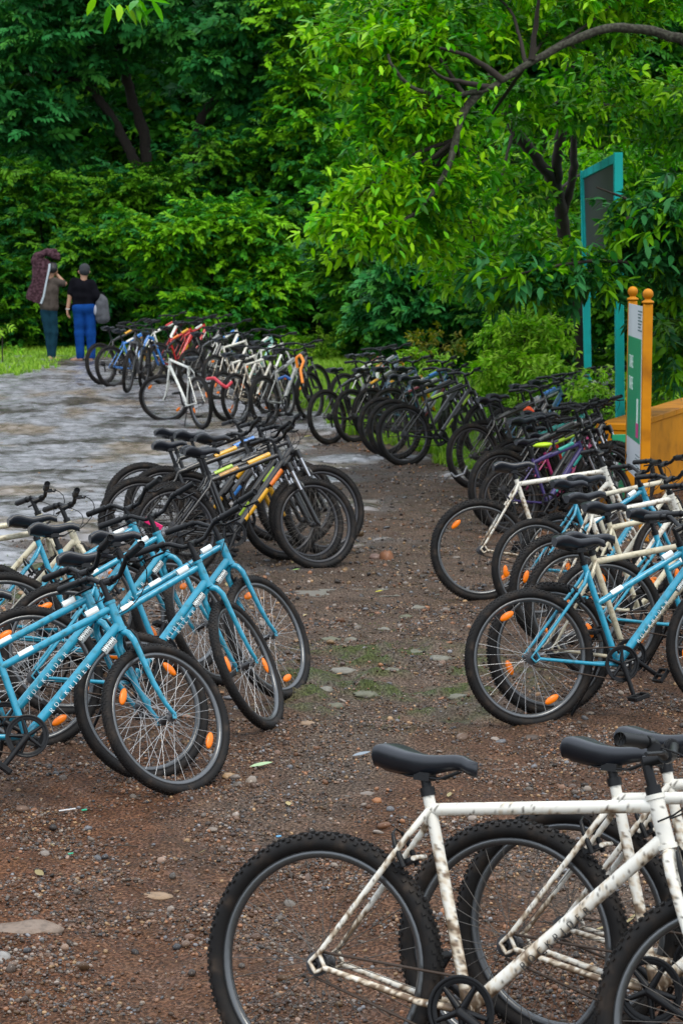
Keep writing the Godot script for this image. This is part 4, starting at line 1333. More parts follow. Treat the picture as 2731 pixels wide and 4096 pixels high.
func forest(rng: RandomNumberGenerator) -> void:
	var lm := mat(Color.WHITE, 0.42)
	lm.metallic_specular = 0.30
	lm.vertex_color_use_as_albedo = true
	lm.backlight_enabled = true
	lm.backlight = Color(0.7, 0.85, 0.15)
	var far_leaf := mat(Color.WHITE, 0.45)
	far_leaf.metallic_specular = 0.28
	far_leaf.vertex_color_use_as_albedo = true
	far_leaf.backlight_enabled = true
	far_leaf.backlight = Color(0.5, 0.6, 0.16)
	var bark := triplanar(mat(lin(0.030, 0.022, 0.016), 0.9), noise_tex(0.03, [[0.0, lin(0.4, 0.4, 0.4)], [0.5, lin(0.8, 0.8, 0.8)], [1.0, Color.WHITE]], 256, FastNoiseLite.TYPE_SIMPLEX_SMOOTH, 41, 5), 1.4)
	var lichen := triplanar(mat(lin(0.075, 0.073, 0.055), 0.9), noise_tex(0.04, [[0.0, lin(0.14, 0.11, 0.09)], [0.45, lin(0.25, 0.21, 0.18)], [0.6, lin(0.7, 0.75, 0.65)], [1.0, Color.WHITE]], 256, FastNoiseLite.TYPE_SIMPLEX_SMOOTH, 42, 5), 2.2)
	var far_a := spray(15, 0.135, 0.06, 0.42, 0.25, rng, far_leaf)
	var far_b := spray(10, 0.17, 0.085, 0.45, 0.15, rng, far_leaf)
	var fine_a := spray(18, 0.090, 0.040, 0.34, 0.18, rng, far_leaf)
	var fine_b := spray(16, 0.085, 0.042, 0.36, 0.12, rng, far_leaf)
	var mid_a := whorls(0.102, 0.038, 0.24, 0.30, rng, lm)
	var mid_b := whorls(0.096, 0.037, 0.19, 0.50, rng, lm)
	var big_a := whorls(0.125, 0.052, 0.24, 0.5, rng, lm)
	var big_b := whorls(0.135, 0.052, 0.22, 0.85, rng, lm)
	var deep := [Color(0.022, 0.135, 0.012), Color(0.034, 0.175, 0.014), Color(0.014, 0.115, 0.026), Color(0.090, 0.260, 0.010)]
	var teal := [Color(0.028, 0.190, 0.046), Color(0.040, 0.240, 0.056), Color(0.020, 0.145, 0.030), Color(0.075, 0.300, 0.045)]
	var green := [Color(0.050, 0.260, 0.018), Color(0.075, 0.330, 0.020), Color(0.032, 0.200, 0.034), Color(0.180, 0.460, 0.010)]
	var lime := [Color(0.085, 0.340, 0.006), Color(0.050, 0.230, 0.010), Color(0.130, 0.420, 0.006), Color(0.055, 0.260, 0.024), Color(0.300, 0.600, 0.008)]
	var bush := [Color(0.034, 0.185, 0.050), Color(0.026, 0.145, 0.034), Color(0.046, 0.210, 0.060), Color(0.160, 0.400, 0.010)]

	# the mass of forest behind everything
	var back := Node3D.new()
	back.name = "forest_foliage"
	back.set_meta("kind", "stuff")
	back.set_meta("label", "dense dark green forest filling the background behind the clearing")
	back.set_meta("category", "forest")
	add_child(back)
	var wall := []
	for k in 92:
		var x := -15.0 + 30.0 * ((k * 7) % 23) / 22.0
		var y := 0.8 + (k / 23) * 4.0 + rng.randf_range(0, 3.5)
		wall.append(blob(Vector3(x, y, -51.5 - rng.randf() * 3.0 - (k / 23) * 1.0), 2.6, 2.2, 1.5, 300))
	leaf_cloud("foliage", back, wall, [far_a, far_b], deep, Vector2(1.3, 2.0), rng, 0.6)

	# tall dark tree on the left
	var t := thing("tree", "tall dark tree with three bare crooked trunks behind the walking people", "tree", Vector3(-4.3, 0.35, -45.6))
	limb("trunk", t, [Vector3(-4.2, 0.3, -45.6), Vector3(-4.128, 3.217, -45.800), Vector3(-4.203, 4.779, -46.000), Vector3(-4.470, 5.644, -46.000), Vector3(-4.715, 6.686, -46.000), Vector3(-5.009, 8.126, -46.000)], 0.16, 0.09, bark)
	limb("trunk", t, [Vector3(-4.141, 3.763, -45.700), Vector3(-4.833, 5.126, -45.700), Vector3(-5.201, 5.713, -45.700), Vector3(-5.272, 6.568, -45.700), Vector3(-5.362, 7.910, -45.700)], 0.12, 0.06, bark)
	limb("branch", t, [Vector3(-5.201, 5.713, -45.700), Vector3(-5.798, 6.020, -45.600), Vector3(-6.376, 6.174, -45.500), Vector3(-6.951, 6.273, -45.400)], 0.09, 0.05, bark)
	limb("trunk", t, [Vector3(-3.179, 3.766, -45.800), Vector3(-3.038, 4.956, -45.900), Vector3(-2.711, 5.483, -45.900), Vector3(-2.247, 5.845, -45.900), Vector3(-1.511, 6.505, -46.000)], 0.12, 0.06, bark)
	leaf_cloud("crown", t, clumps([
		blob(Vector3(-6.424, 7.122, -45.000) - t.position, 1.9, 1.0, 1.6, 420), blob(Vector3(-4.795, 7.825, -45.000) - t.position, 1.7, 0.9, 1.5, 340), blob(Vector3(-3.170, 7.188, -44.800) - t.position, 1.5, 0.85, 1.4, 380, 0.2), blob(Vector3(-2.000, 6.642, -44.600) - t.position, 1.3, 1.2, 1.2, 420, 0.2),
		blob(Vector3(-6.785, 5.425, -44.800) - t.position, 1.2, 1.5, 1.2, 340), blob(Vector3(-5.536, 6.327, -45.000) - t.position, 0.8, 0.6, 0.8, 110), blob(Vector3(-1.762, 5.274, -45.200) - t.position, 0.8, 1.2, 0.9, 220), blob(Vector3(-6.150, 4.596, -46.000) - t.position, 1.2, 0.9, 1.0, 190), blob(Vector3(-3.637, 5.963, -47.200) - t.position, 1.6, 1.0, 0.8, 170, 0.4)], 7, 0.36, rng, 0.25),
		[fine_a, far_a], teal, Vector2(0.8, 1.5), rng, 0.45)
	leaf_cloud("upper_crown", t, clumps([blob(Vector3(-7.5, 11.6, -44.5) - t.position, 3.2, 1.2, 2.4, 420), blob(Vector3(-3.0, 12.4, -43.5) - t.position, 3.0, 1.2, 2.4, 420), blob(Vector3(-10.5, 10.5, -43.0) - t.position, 2.6, 1.4, 2.4, 300), blob(Vector3(-5.0, 13.2, -48.5) - t.position, 4.5, 1.4, 2.2, 420)], 8, 0.36, rng, 0.3), [far_a], teal, Vector2(1.1, 1.9), rng, 0.6)
	# brighter tall tree in the middle
	t = thing("tree", "tall mid green tree between the dark tree and the lime one", "tree", Vector3(-0.6, 0.35, -45.0))
	limb("trunk", t, [Vector3(-0.6, 0.3, -45.0), Vector3(-0.628, 3.021, -45.000), Vector3(-0.760, 5.261, -45.000), Vector3(-0.486, 6.945, -45.000), Vector3(-0.350, 8.176, -45.000)], 0.2, 0.08, bark)
	leaf_cloud("crown", t, clumps([blob(Vector3(-0.819, 6.973, -43.600) - t.position, 1.1, 1.2, 1.1, 420, 0.45), blob(Vector3(-0.559, 5.594, -43.500) - t.position, 0.95, 1.2, 1.0, 400, 0.4), blob(Vector3(-0.913, 4.479, -43.600) - t.position, 0.85, 0.9, 0.9, 330, 0.35), blob(Vector3(-0.210, 4.038, -43.400) - t.position, 0.9, 1.0, 0.9, 300, 0.15), blob(Vector3(0.313, 3.164, -43.000) - t.position, 0.9, 1.0, 0.9, 280)], 7, 0.36, rng, 0.25), [fine_a, fine_b], green, Vector2(0.9, 1.5), rng, 0.45)
	# shrubs
	var S := [
		["dark leafy bush behind the man holding up a jacket", -20, 640, 42.6, 1.5, 1.4, 1.2, 900, deep, 0.1],
		["dark bush directly behind the man in blue trousers", 210, 660, 42.8, 1.1, 1.2, 1.0, 700, deep, 0.2],
		["tall dim bush above the walking people", 90, 480, 44.0, 1.8, 1.1, 1.2, 900, deep, 0.3],
		["dim bush with yellowish top left of the bright shrub", 300, 480, 43.4, 1.1, 0.9, 1.0, 560, deep, 0.45],
		["dark bush above the bright shrub", 500, 410, 44.0, 1.6, 0.9, 1.1, 700, deep, 0.2],
		["bright green shrub with layered leaves behind the far bikes", 480, 570, 41.0, 1.75, 0.82, 1.0, 1300, green, 0.35],
		["lower green shrub behind the red and yellow bike", 560, 690, 40.6, 1.3, 0.75, 0.9, 760, green, 0.1],
		["dark bush right of the bright layered shrub", 720, 600, 41.6, 1.0, 1.2, 1.0, 640, deep, 0.05],
		["dark drooping bush in the middle of the background", 860, 620, 38.0, 1.15, 1.2, 1.0, 900, deep, 0.25],
		["dark bush with feathery leaves beneath the lime tree", 1000, 690, 34.5, 1.1, 0.85, 1.0, 900, teal, 0.1],
		["dark bush left of the lime shrub", 1120, 640, 36.0, 1.2, 1.3, 1.0, 800, deep, 0.0],
		["dark bush behind the teal posts", 1300, 640, 33.0, 1.5, 1.4, 1.0, 900, deep, 0.1],
		["dark leafy bush behind the orange yellow sign", 1500, 700, 28.0, 1.2, 1.3, 0.8, 900, deep, 0.2],
	]
	for q in S:
		var p: Vector3 = pixel_point(q[1], q[2], q[3])
		var gy := lie(p.x, p.z)
		var base := Vector3(p.x, gy, p.z)
		t = thing("shrub", q[0], "shrub", base)
		limb("stem", t, [base, base + Vector3(0.1, (p.y - gy) * 0.5, 0), p], 0.05, 0.02, bark)
		var bl := [blob(p - base, q[4], q[5], q[6], int(q[7] * 0.7), q[9])]
		for e in 6:
			var off := Vector3(rng.randf_range(-0.8, 0.8) * q[4], rng.randf_range(-0.55, 0.75) * q[5], rng.randf_range(0.1, 0.7) * q[6])
			bl.append(blob(p - base + off, q[4] * 0.42, q[5] * 0.36, q[6] * 0.42, int(q[7] * 0.09), q[9] * 1.6))
		var low := maxf(p.y - gy - q[5] * 0.6, 0.0)
		if low > 0.3: bl.append(blob(Vector3(0, low * 0.5, -0.3), q[4] * 0.8, low * 0.7, 0.5, int(q[7] * 0.35), 0.0))
		leaf_cloud("crown", t, clumps(bl, 5, 0.4, rng, 0.35), [fine_a, fine_b] if q[8] != teal else [fine_a], q[8], Vector2(0.75, 1.35), rng, 0.5)
	# lime shrub and seedlings behind the parked bikes on the right
	var ym := [Color(0.20, 0.46, 0.02), Color(0.15, 0.36, 0.02), Color(0.26, 0.52, 0.03), Color(0.34, 0.58, 0.04)]
	for q in [["lime green young shrub left of the tree trunk", 1205, 765, 26.6, 0.50, 0.38, 0.4, 300], ["low pale green plants behind the black bikes", 1190, 850, 26.0, 0.6, 0.22, 0.4, 220], ["small lime plant behind the lime panelled bike", 968, 830, 30.0, 0.3, 0.2, 0.3, 70], ["low bright weeds between the teal posts", 1390, 900, 24.0, 0.35, 0.25, 0.4, 150], ["low bright weeds right of the orange yellow sign", 1535, 885, 24.0, 0.35, 0.3, 0.4, 130], ["small lime plant at the back of the far bikes", 715, 790, 38.0, 0.55, 0.3, 0.4, 120], ["small bright sprig at the left picture edge", 5, 752, 37.0, 0.22, 0.12, 0.2, 18]]:
		var p: Vector3 = pixel_point(q[1], q[2], q[3])
		var base := Vector3(p.x, lie(p.x, p.z), p.z)
		t = thing("plant", q[0], "plant", base)
		limb("stem", t, [base, base.lerp(p, 0.5), p], 0.015, 0.008, bark)
		leaf_cloud("foliage", t, [blob(p - base, q[4], q[5], q[6], q[7], 0.3), blob((p - base) * 0.55, q[4] * 0.7, q[5], q[6], q[7] / 3, 0.0)], [mid_a, mid_b], ym, Vector2(0.6, 1.0), rng, 0.5)
	# yellowing plant low in the shade
	var yp := pixel_point(1000, 790, 32.0)
	t = thing("plant", "plant with yellowing leaves in the shade below the feathery bush", "plant", Vector3(yp.x, lie(yp.x, yp.z), yp.z))
	leaf_cloud("foliage", t, [blob(yp - t.position, 0.35, 0.28, 0.3, 60), blob((yp - t.position) * 0.4, 0.2, 0.4, 0.2, 16)], [mid_a], [Color(0.22, 0.2, 0.02), Color(0.3, 0.26, 0.02), Color(0.1, 0.16, 0.02)], Vector2(0.6, 1.0), rng, 0.5)

	# the lime tree with the lichen covered bough
	var tb := Vector3(Vector3(3.038, 0.507, -27.500).x, 0.0, -27.5)
	t = thing("tree", "bright lime green tree with a long lichen covered bough over the clearing", "tree", tb)
	limb("trunk", t, [tb, Vector3(3.092, 1.100, -27.400), Vector3(2.830, 2.212, -26.800), Vector3(2.583, 3.050, -26.000), Vector3(2.335, 3.363, -25.400), Vector3(1.960, 3.747, -24.600), Vector3(1.638, 4.250, -23.600)], 0.115, 0.05, bark)
	limb("branch", t, [Vector3(2.583, 3.050, -26.000), Vector3(2.547, 3.540, -25.400), Vector3(2.592, 4.017, -25.000), Vector3(2.579, 4.650, -24.400), Vector3(2.567, 5.270, -24.000)], 0.075, 0.04, bark)
	limb("branch", t, [Vector3(2.691, 2.742, -26.300), Vector3(2.785, 3.258, -26.000), Vector3(2.761, 3.753, -25.600), Vector3(2.840, 4.214, -25.000)], 0.06, 0.03, bark)
	limb("bough", t, [Vector3(3.430, 4.117, -20.000), Vector3(3.139, 4.267, -20.000), Vector3(2.785, 4.361, -20.000), Vector3(2.420, 4.359, -19.900), Vector3(2.006, 4.201, -19.800), Vector3(1.674, 4.021, -19.700), Vector3(1.361, 3.819, -19.600), Vector3(1.100, 3.743, -19.500), Vector3(0.873, 3.712, -19.400), Vector3(0.624, 3.797, -19.300), Vector3(0.446, 3.971, -19.200), Vector3(0.400, 4.077, -19.200)], 0.054, 0.013, lichen)
	limb("branch", t, [Vector3(1.243, 3.773, -19.600), Vector3(1.090, 3.565, -19.500), Vector3(1.023, 3.336, -19.400), Vector3(0.957, 3.101, -19.300), Vector3(0.779, 2.829, -19.200), Vector3(0.583, 2.635, -19.100), Vector3(0.292, 2.557, -19.000)], 0.042, 0.014, lichen)
	limb("branch", t, [Vector3(1.463, 3.866, -19.600), Vector3(1.281, 4.005, -19.600), Vector3(1.078, 4.104, -19.500), Vector3(0.878, 4.141, -19.400)], 0.035, 0.012, bark)
	limb("branch", t, [Vector3(1.322, 3.812, -19.600), Vector3(1.113, 3.835, -19.400), Vector3(0.870, 3.877, -19.200), Vector3(0.766, 3.954, -19.000)], 0.028, 0.010, bark)
	limb("branch", t, [Vector3(1.729, 4.060, -19.700), Vector3(1.750, 4.323, -19.700), Vector3(1.784, 4.658, -19.600)], 0.032, 0.014, bark)
	var lc := []
	for q in [
		[915, 70, 20.5, 0.65, 0.6, 0.8, 330, 0.35], [1010, 30, 20.5, 0.8, 0.5, 0.8, 330, 0.25], [1180, 20, 21, 0.8, 0.45, 0.8, 300, 0.2], [1360, 0, 21.5, 0.8, 0.42, 0.8, 260, 0.15], [1520, 10, 21, 0.7, 0.45, 0.8, 220, 0.15],
		[925, 250, 20, 0.5, 0.4, 0.6, 230, 0.3], [1010, 310, 20.5, 0.5, 0.34, 0.5, 150, 0.2], [1180, 240, 22.5, 0.6, 0.3, 0.6, 150, 0.2], [1400, 200, 23, 0.9, 0.42, 0.7, 300, 0.2], [1540, 280, 24, 0.7, 0.6, 0.7, 270, 0.2],
		[950, 410, 19.6, 0.55, 0.34, 0.5, 200, 0.4], [855, 490, 19.3, 0.36, 0.24, 0.4, 130, 0.5], [980, 520, 20, 0.5, 0.3, 0.5, 150, 0.35], [1110, 440, 22, 0.6, 0.36, 0.6, 170, 0.25], [1250, 330, 28.5, 0.9, 0.5, 0.7, 170, 0.2], [1420, 390, 28.0, 0.9, 0.5, 0.6, 210, 0.2],
		[1050, 610, 21, 0.42, 0.22, 0.4, 100, 0.3], [1170, 540, 23.5, 0.6, 0.34, 0.5, 130, 0.2], [1270, 500, 27.5, 0.8, 0.5, 0.5, 170, 0.15], [800, 540, 19.2, 0.18, 0.26, 0.3, 50, 0.5], [850, 280, 20, 0.28, 0.45, 0.4, 80, 0.3], [1240, 640, 28.0, 0.8, 0.35, 0.5, 120, 0.1]]:
		lc.append(blob(pixel_point(q[0], q[1], q[2]) - tb, q[3] * 1.05, q[4] * 1.05, q[5], int(q[6] * 0.88), q[7]))
	for k in 20:
		var to: Vector3 = lc[k][0] + tb + Vector3(rng.randf_range(-0.3, 0.3), rng.randf_range(-0.2, 0.25), rng.randf_range(-0.3, 0.1))
		var fromp := [Vector3(2.583, 3.050, -26.000), Vector3(1.683, 4.030, -19.800), Vector3(1.106, 3.750, -19.600), Vector3(2.592, 4.017, -25.000), Vector3(1.028, 3.341, -19.500), Vector3(1.960, 3.747, -24.600)]
		var near: Vector3 = fromp[0]
		for f in fromp:
			if f.distance_to(to) < near.distance_to(to): near = f
		limb("twig", t, [near, near.lerp(to, 0.45) + Vector3(0, rng.randf_range(-0.1, 0.15), 0), near.lerp(to, 0.8) + Vector3(rng.randf_range(-0.1, 0.1), 0.05, 0), to], 0.022, 0.006, bark)
	leaf_cloud("crown", t, clumps(lc, 7, 0.34, rng, 0.22), [mid_a, mid_b], lime, Vector2(0.75, 1.3), rng, 0.6)
	leaf_cloud("upper_crown", t, clumps([blob(Vector3(3.2, 7.2, -23.5) - tb, 1.8, 0.8, 2.0, 420, 0.2), blob(Vector3(5.2, 6.6, -24.0) - tb, 1.8, 1.0, 2.4, 420, 0.2), blob(Vector3(2.0, 6.9, -27.0) - tb, 1.6, 0.8, 2.0, 360, 0.2), blob(Vector3(5.0, 7.8, -28.5) - tb, 2.4, 1.0, 2.0, 420, 0.2), blob(Vector3(5.6, 5.0, -20.5) - tb, 1.3, 1.0, 1.6, 300, 0.2)], 7, 0.36, rng, 0.3), [mid_a, mid_b], lime, Vector2(1.0, 1.5), rng, 0.6)
	near_leaves(t, [Vector3(0.292, 2.748, -19.000), Vector3(0.828, 3.051, -19.000), Vector3(0.600, 2.405, -19.000), Vector3(0.373, 4.217, -19.400), Vector3(0.872, 3.592, -19.200), Vector3(1.555, 3.302, -19.500)], 0.42, 48, lime, 0.11, 0.040, lm, rng)

	# darker big leaved bush in front of the teal frame
	var bb := Vector3(Vector3(2.873, 0.655, -19.600).x + 0.5, 0.0, -19.8)
	t = thing("shrub", "dark big leaved bush hanging in front of the teal posts", "shrub", bb)
	limb("stem", t, [bb, bb + Vector3(0.05, 1.4, 0), Vector3(2.906, 2.406, -19.500), Vector3(2.547, 2.636, -19.200)], 0.05, 0.02, bark)
	limb("branch", t, [Vector3(3.086, 2.091, -19.600), Vector3(2.488, 2.250, -19.300), Vector3(1.911, 2.214, -19.000), Vector3(1.403, 2.100, -18.900)], 0.025, 0.008, bark)
	limb("branch", t, [Vector3(3.080, 2.407, -19.600), Vector3(2.650, 2.756, -19.400), Vector3(2.271, 2.905, -19.200)], 0.025, 0.008, bark)
	var bc := []
	for q in [[1500, 480, 19.6, 0.36, 0.24, 0.35, 90, 0.1], [1570, 560, 19.6, 0.42, 0.42, 0.4, 120, 0.0], [1470, 590, 19.5, 0.30, 0.2, 0.3, 60, 0.05], [1290, 610, 19.3, 0.42, 0.2, 0.35, 80, 0.15], [1180, 640, 19.2, 0.26, 0.16, 0.3, 46, 0.3], [1400, 640, 19.4, 0.2, 0.09, 0.2, 18, 0.0], [1540, 780, 20.4, 0.28, 0.36, 0.4, 70, 0.3], [1362, 455, 19.1, 0.05, 0.03, 0.06, 2, 1.0], [1560, 440, 19.8, 0.3, 0.25, 0.3, 60, 0.1]]:
		bc.append(blob(pixel_point(q[0], q[1], q[2]) - bb, q[3], q[4], q[5], int(q[6] * 1.5), q[7]))
	leaf_cloud("crown", t, clumps(bc, 5, 0.4, rng, 0.3), [big_a, big_b], bush, Vector2(0.7, 1.1), rng, 0.6)
	near_leaves(t, [Vector3(1.939, 2.176, -18.900), Vector3(2.755, 2.405, -19.000), Vector3(2.880, 2.673, -19.100), Vector3(1.519, 2.062, -18.900), Vector3(1.719, 2.137, -19.000)], 0.26, 40, bush, 0.135, 0.055, lm, rng)
	# overhanging twig at the top edge
	var hang := Vector3(-1.544, 4.359, -16.000)
	t = thing("overhanging_branch", "bright twig with drooping leaves hanging in at the top edge", "branch", hang)
	limb("twig", t, [hang + Vector3(-0.5, 0.25, 0), hang, Vector3(-1.450, 4.234, -16.000)], 0.012, 0.005, bark)
	near_leaves(t, [Vector3(-1.627, 4.166, -16.000), Vector3(-1.547, 4.153, -16.000), Vector3(-1.467, 4.172, -16.000)], 0.07, 6, lime, 0.19, 0.06, lm, rng)

func near_leaves(t: Node3D, centres: Array, spread: float, each: int, palette: Array, length: float, width: float, m: Material, rng: RandomNumberGenerator) -> void:
	var kinds := []
	for k in palette.size() * 2:
		var b := MB.new()
		b.col = palette[k % palette.size()] * rng.randf_range(0.85, 1.2)
		leaf_into(b, Vector3.ZERO, Vector3.RIGHT, Vector3.UP, length * rng.randf_range(0.85, 1.15), width * rng.randf_range(0.85, 1.1), rng.randf_range(0.1, 0.25), rng.randf_range(0.3, 0.9))
		kinds.append(b.mesh(m, true))
	for c in centres:
		for k in each:
			if k % 7 == 0: pass
			var o := part("leaf", kinds[rng.randi() % kinds.size()], t)
			var a := rng.randf() * TAU
			var out := Vector3(cos(a), rng.randf_range(-1.1, 0.0), sin(a)).normalized()
			var side := out.cross(Vector3.UP).normalized()
			var d := Vector3(rng.randfn() * spread, rng.randfn() * spread * 0.5, rng.randfn() * spread * 0.5)
			o.transform = Transform3D(Basis(out, side.cross(out), side) * Basis(Vector3.RIGHT, rng.randf_range(-0.5, 0.5)), c - t.position + d)

func pixel_point(x: float, y: float, d: float) -> Vector3:
	# a spot read off the photograph, turned once into metres: d is its distance ahead
	var u := (x - 784.0) / 4900.0
	var w := (1176.0 - y) / 4900.0
	var c := cos(deg_to_rad(7.0))
	var s := sin(deg_to_rad(7.0))
	var k := d / (c + w * s)
	return Vector3(u * k, 2.35 + (w * c - s) * k, -d)

func signs() -> void:
	var yellow := triplanar(dull(mat(lin(0.62, 0.235, 0.002), 0.55)), noise_tex(0.012, [[0.0, lin(0.55, 0.5, 0.45)], [0.35, lin(0.88, 0.86, 0.84)], [0.6, Color.WHITE], [1.0, lin(0.85, 0.8, 0.72)]], 256, FastNoiseLite.TYPE_SIMPLEX_SMOOTH, 51, 6), 0.9)
	var green := mat(lin(0.01, 0.30, 0.13), 0.35)
	var white := triplanar(mat(lin(0.72, 0.76, 0.80), 0.4), noise_tex(0.01, [[0.0, lin(0.85, 0.85, 0.85)], [1.0, Color.WHITE]], 64, FastNoiseLite.TYPE_SIMPLEX_SMOOTH, 52), 1.0)
	var ink := mat(lin(0.10, 0.16, 0.16), 0.5)
	var pale := mat(lin(0.7, 0.82, 0.75), 0.5)
	var pink := mat(lin(0.55, 0.05, 0.22), 0.5)
	var tealm := triplanar(dull(mat(lin(0.006, 0.43, 0.40), 0.5)), noise_tex(0.012, [[0.0, lin(0.55, 0.6, 0.6)], [0.3, Color.WHITE], [1.0, Color.WHITE]], 128, FastNoiseLite.TYPE_SIMPLEX_SMOOTH, 53, 5), 1.0)
	# two posts with ball tops and the board between them
	var p1 := Vector3(Vector3(2.483, 1.923, -18.300).x, 0, -18.3)
	var p2 := Vector3(Vector3(2.456, 1.949, -17.200).x, 0, -17.2)
	var t := thing("sign_board", "tall orange yellow sign with two ball topped posts and green board", "sign", p1)
	var ax := (p2 - p1).normalized()
	var bs := Basis(ax, Vector3.UP, ax.cross(Vector3.UP))
	for p in [p1, p2]:
		var b := MB.new()
		b.bevel_box(p - p1 + Vector3(0, 0.96, 0), Vector3(0.075, 1.92, 0.075), 0.006, bs)
		b.lathe([Vector2(0.0, 1.92), Vector2(0.05, 1.925), Vector2(0.05, 1.94), Vector2(0.028, 1.955), Vector2(0.022, 1.965)], Transform3D(Basis(Vector3.RIGHT, Vector3(0, 0, -1), Vector3.UP), p - p1), 16, false)
		b.ball(p - p1 + Vector3(0, 2.0, 0), Vector3.ONE * 0.044, 20, 14)
		part("post", b.mesh(yellow), t)
	var L := (p2 - p1).length()
	var out := -ax.cross(Vector3.UP)
	if out.x > 0: out = -out
	var mid := (p2 - p1) * 0.5 + out * 0.034
	var pb := Basis(ax, Vector3.UP, ax.cross(Vector3.UP))
	var top := 1.90
	var bot := 0.48
	var lay := func(called: String, y0: float, y1: float, x0: float, x1: float, lift: float, m: Material) -> void:
		var b := MB.new()
		b.box(mid + ax * (x0 + x1) * 0.5 * L + Vector3(0, (y0 + y1) * 0.5, 0) + out * lift, Vector3((x1 - x0) * L, y1 - y0, 0.004), pb)
		part(called, b.mesh(m), t)
	lay.call("board", bot, top, -0.5, 0.5, 0.0, white)
	lay.call("green_field", bot + 0.30, top - 0.27, -0.44, 0.42, 0.004, green)
	lay.call("pink_emblem", bot + 0.34, bot + 0.46, 0.20, 0.34, 0.008, pink)
	lay.call("pale_emblem", bot + 0.46, bot + 0.66, 0.23, 0.31, 0.008, pale)
	var face := Basis(ax, Vector3.UP, ax.cross(Vector3.UP))
	if face.z.dot(out) < 0: face = Basis(-ax, Vector3.UP, -(ax.cross(Vector3.UP)))
	for q in [["TAFE", 1.42, -0.18, 0.10, pale], ["TAFE", 1.24, -0.18, 0.10, pale], ["NOTICE", 1.74, 0.2, 0.05, ink], ["01 02 03", 0.66, 0.1, 0.04, ink], ["MAP", 0.56, -0.15, 0.05, ink]]:
		if q[0] != "TAFE": continue
		var o := part("lettering", text_mesh(q[0], q[3], q[4], 0.003), t)
		o.transform = Transform3D(face, mid + ax * q[2] * L + Vector3(0, q[1], 0) + out * 0.008)
	# faint printed lines on the white fields
	for k in 7:
		lay.call("printed_line", top - 0.05 - k * 0.026, top - 0.04 - k * 0.026, 0.2, 0.44 - 0.04 * (k % 3), 0.004, ink)
	for k in 4:
		lay.call("printed_line", bot + 0.10 + k * 0.03, bot + 0.106 + k * 0.03, 0.16, 0.40, 0.004, ink)
	# low yellow counter behind it
	var c0 := Vector3(Vector3(2.582, 0.784, -19.300).x, 0, -19.3)
	var e1 := Vector3(0.36, 0, -0.93).normalized()
	var e2 := Vector3(-e1.z, 0, e1.x)
	if e2.x > 0: e2 = -e2
	t = thing("counter", "low orange yellow counter with a flat overhanging top behind the sign", "counter", c0)
	var cb := Basis(e1, Vector3.UP, e1.cross(Vector3.UP))
	var b := MB.new()
	b.bevel_box(e1 * 2.0 + e2 * 0.13 + Vector3(0, 0.36, 0), Vector3(4.0, 0.72, 0.26), 0.008, cb)
	part("body", b.mesh(yellow), t)
	for k in 4:
		b = MB.new()
		b.bevel_box(e1 * (0.49 + k * 1.0) + e2 * 0.13 + Vector3(0, 0.752, 0), Vector3(0.994, 0.06, 0.31), 0.006, cb)
		part("top_panel", b.mesh(yellow), t)
	# green and white notice standing at its end
	var np := Vector3(Vector3(2.471, 0.477, -18.950).x, 0, -18.95)
	t = thing("notice_board", "small green board with a white stripe at the counter's end", "sign", np)
	b = MB.new()
	b.bevel_box(Vector3(0, 0.36, 0), Vector3(0.135, 0.72, 0.02), 0.004, Basis(Vector3.UP, 0.25))
	part("board", b.mesh(green), t)
	b = MB.new()
	b.box(Vector3(-0.03, 0.36, 0.016), Vector3(0.05, 0.5, 0.006), Basis(Vector3.UP, 0.25))
	part("white_stripe", b.mesh(white), t)
	# teal frame
	var f1 := Vector3(Vector3(3.002, 0.700, -25.800).x, 0, -25.8)
	var f2 := Vector3(Vector3(2.787, 0.994, -21.200).x, 0, -21.2)
	t = thing("teal_frame", "tall teal painted frame of two posts with a dark panel on top", "frame", f1)
	var tops := [Vector3(2.893, 3.292, -25.800) - f1, Vector3(2.708, 3.301, -21.200) - f1]
	var feet := [Vector3.ZERO, f2 - f1]
	for k in 2:
		b = MB.new()
		var along: Vector3 = (tops[k] - feet[k]).normalized()
		var right := Vector3(1, 0, 0)
		right = (right - along * right.dot(along)).normalized()
		b.bevel_box((tops[k] + feet[k]) * 0.5, Vector3(0.085, (tops[k] - feet[k]).length(), 0.085), 0.006, Basis(right, along, right.cross(along)))
		part("post", b.mesh(tealm), t)
	var across: Vector3 = (tops[1] - tops[0])
	var ad := across.normalized()
	var down := Vector3(0.05, -1, 0).normalized()
	down = (down - ad * down.dot(ad)).normalized()
	var fb := Basis(ad, -down, ad.cross(-down))
	b = MB.new()
	b.bevel_box((tops[0] + tops[1]) * 0.5 + down * 0.05, Vector3(across.length() - 0.09, 0.09, 0.06), 0.005, fb)
	part("rail", b.mesh(tealm), t)
	b = MB.new()
	b.bevel_box((tops[0] + tops[1]) * 0.5 + down * 1.45, Vector3(across.length() - 0.09, 0.08, 0.06), 0.005, fb)
	part("rail", b.mesh(tealm), t)
	for k in 2:
		b = MB.new()
		b.bevel_box(tops[k] + ad * (0.07 if k == 0 else -0.07) + down * 0.75, Vector3(0.055, 1.3, 0.05), 0.004, fb)
		part("stile", b.mesh(tealm), t)
	b = MB.new()
	b.box((tops[0] + tops[1]) * 0.5 + down * 0.75, Vector3(across.length() - 0.2, 1.3, 0.02), fb)
	part("panel", b.mesh(triplanar(mat(lin(0.045, 0.05, 0.055), 0.5), noise_tex(0.2, [[0.0, lin(0.6, 0.6, 0.6)], [1.0, Color.WHITE]], 128, FastNoiseLite.TYPE_CELLULAR, 55), 4.0)), t)

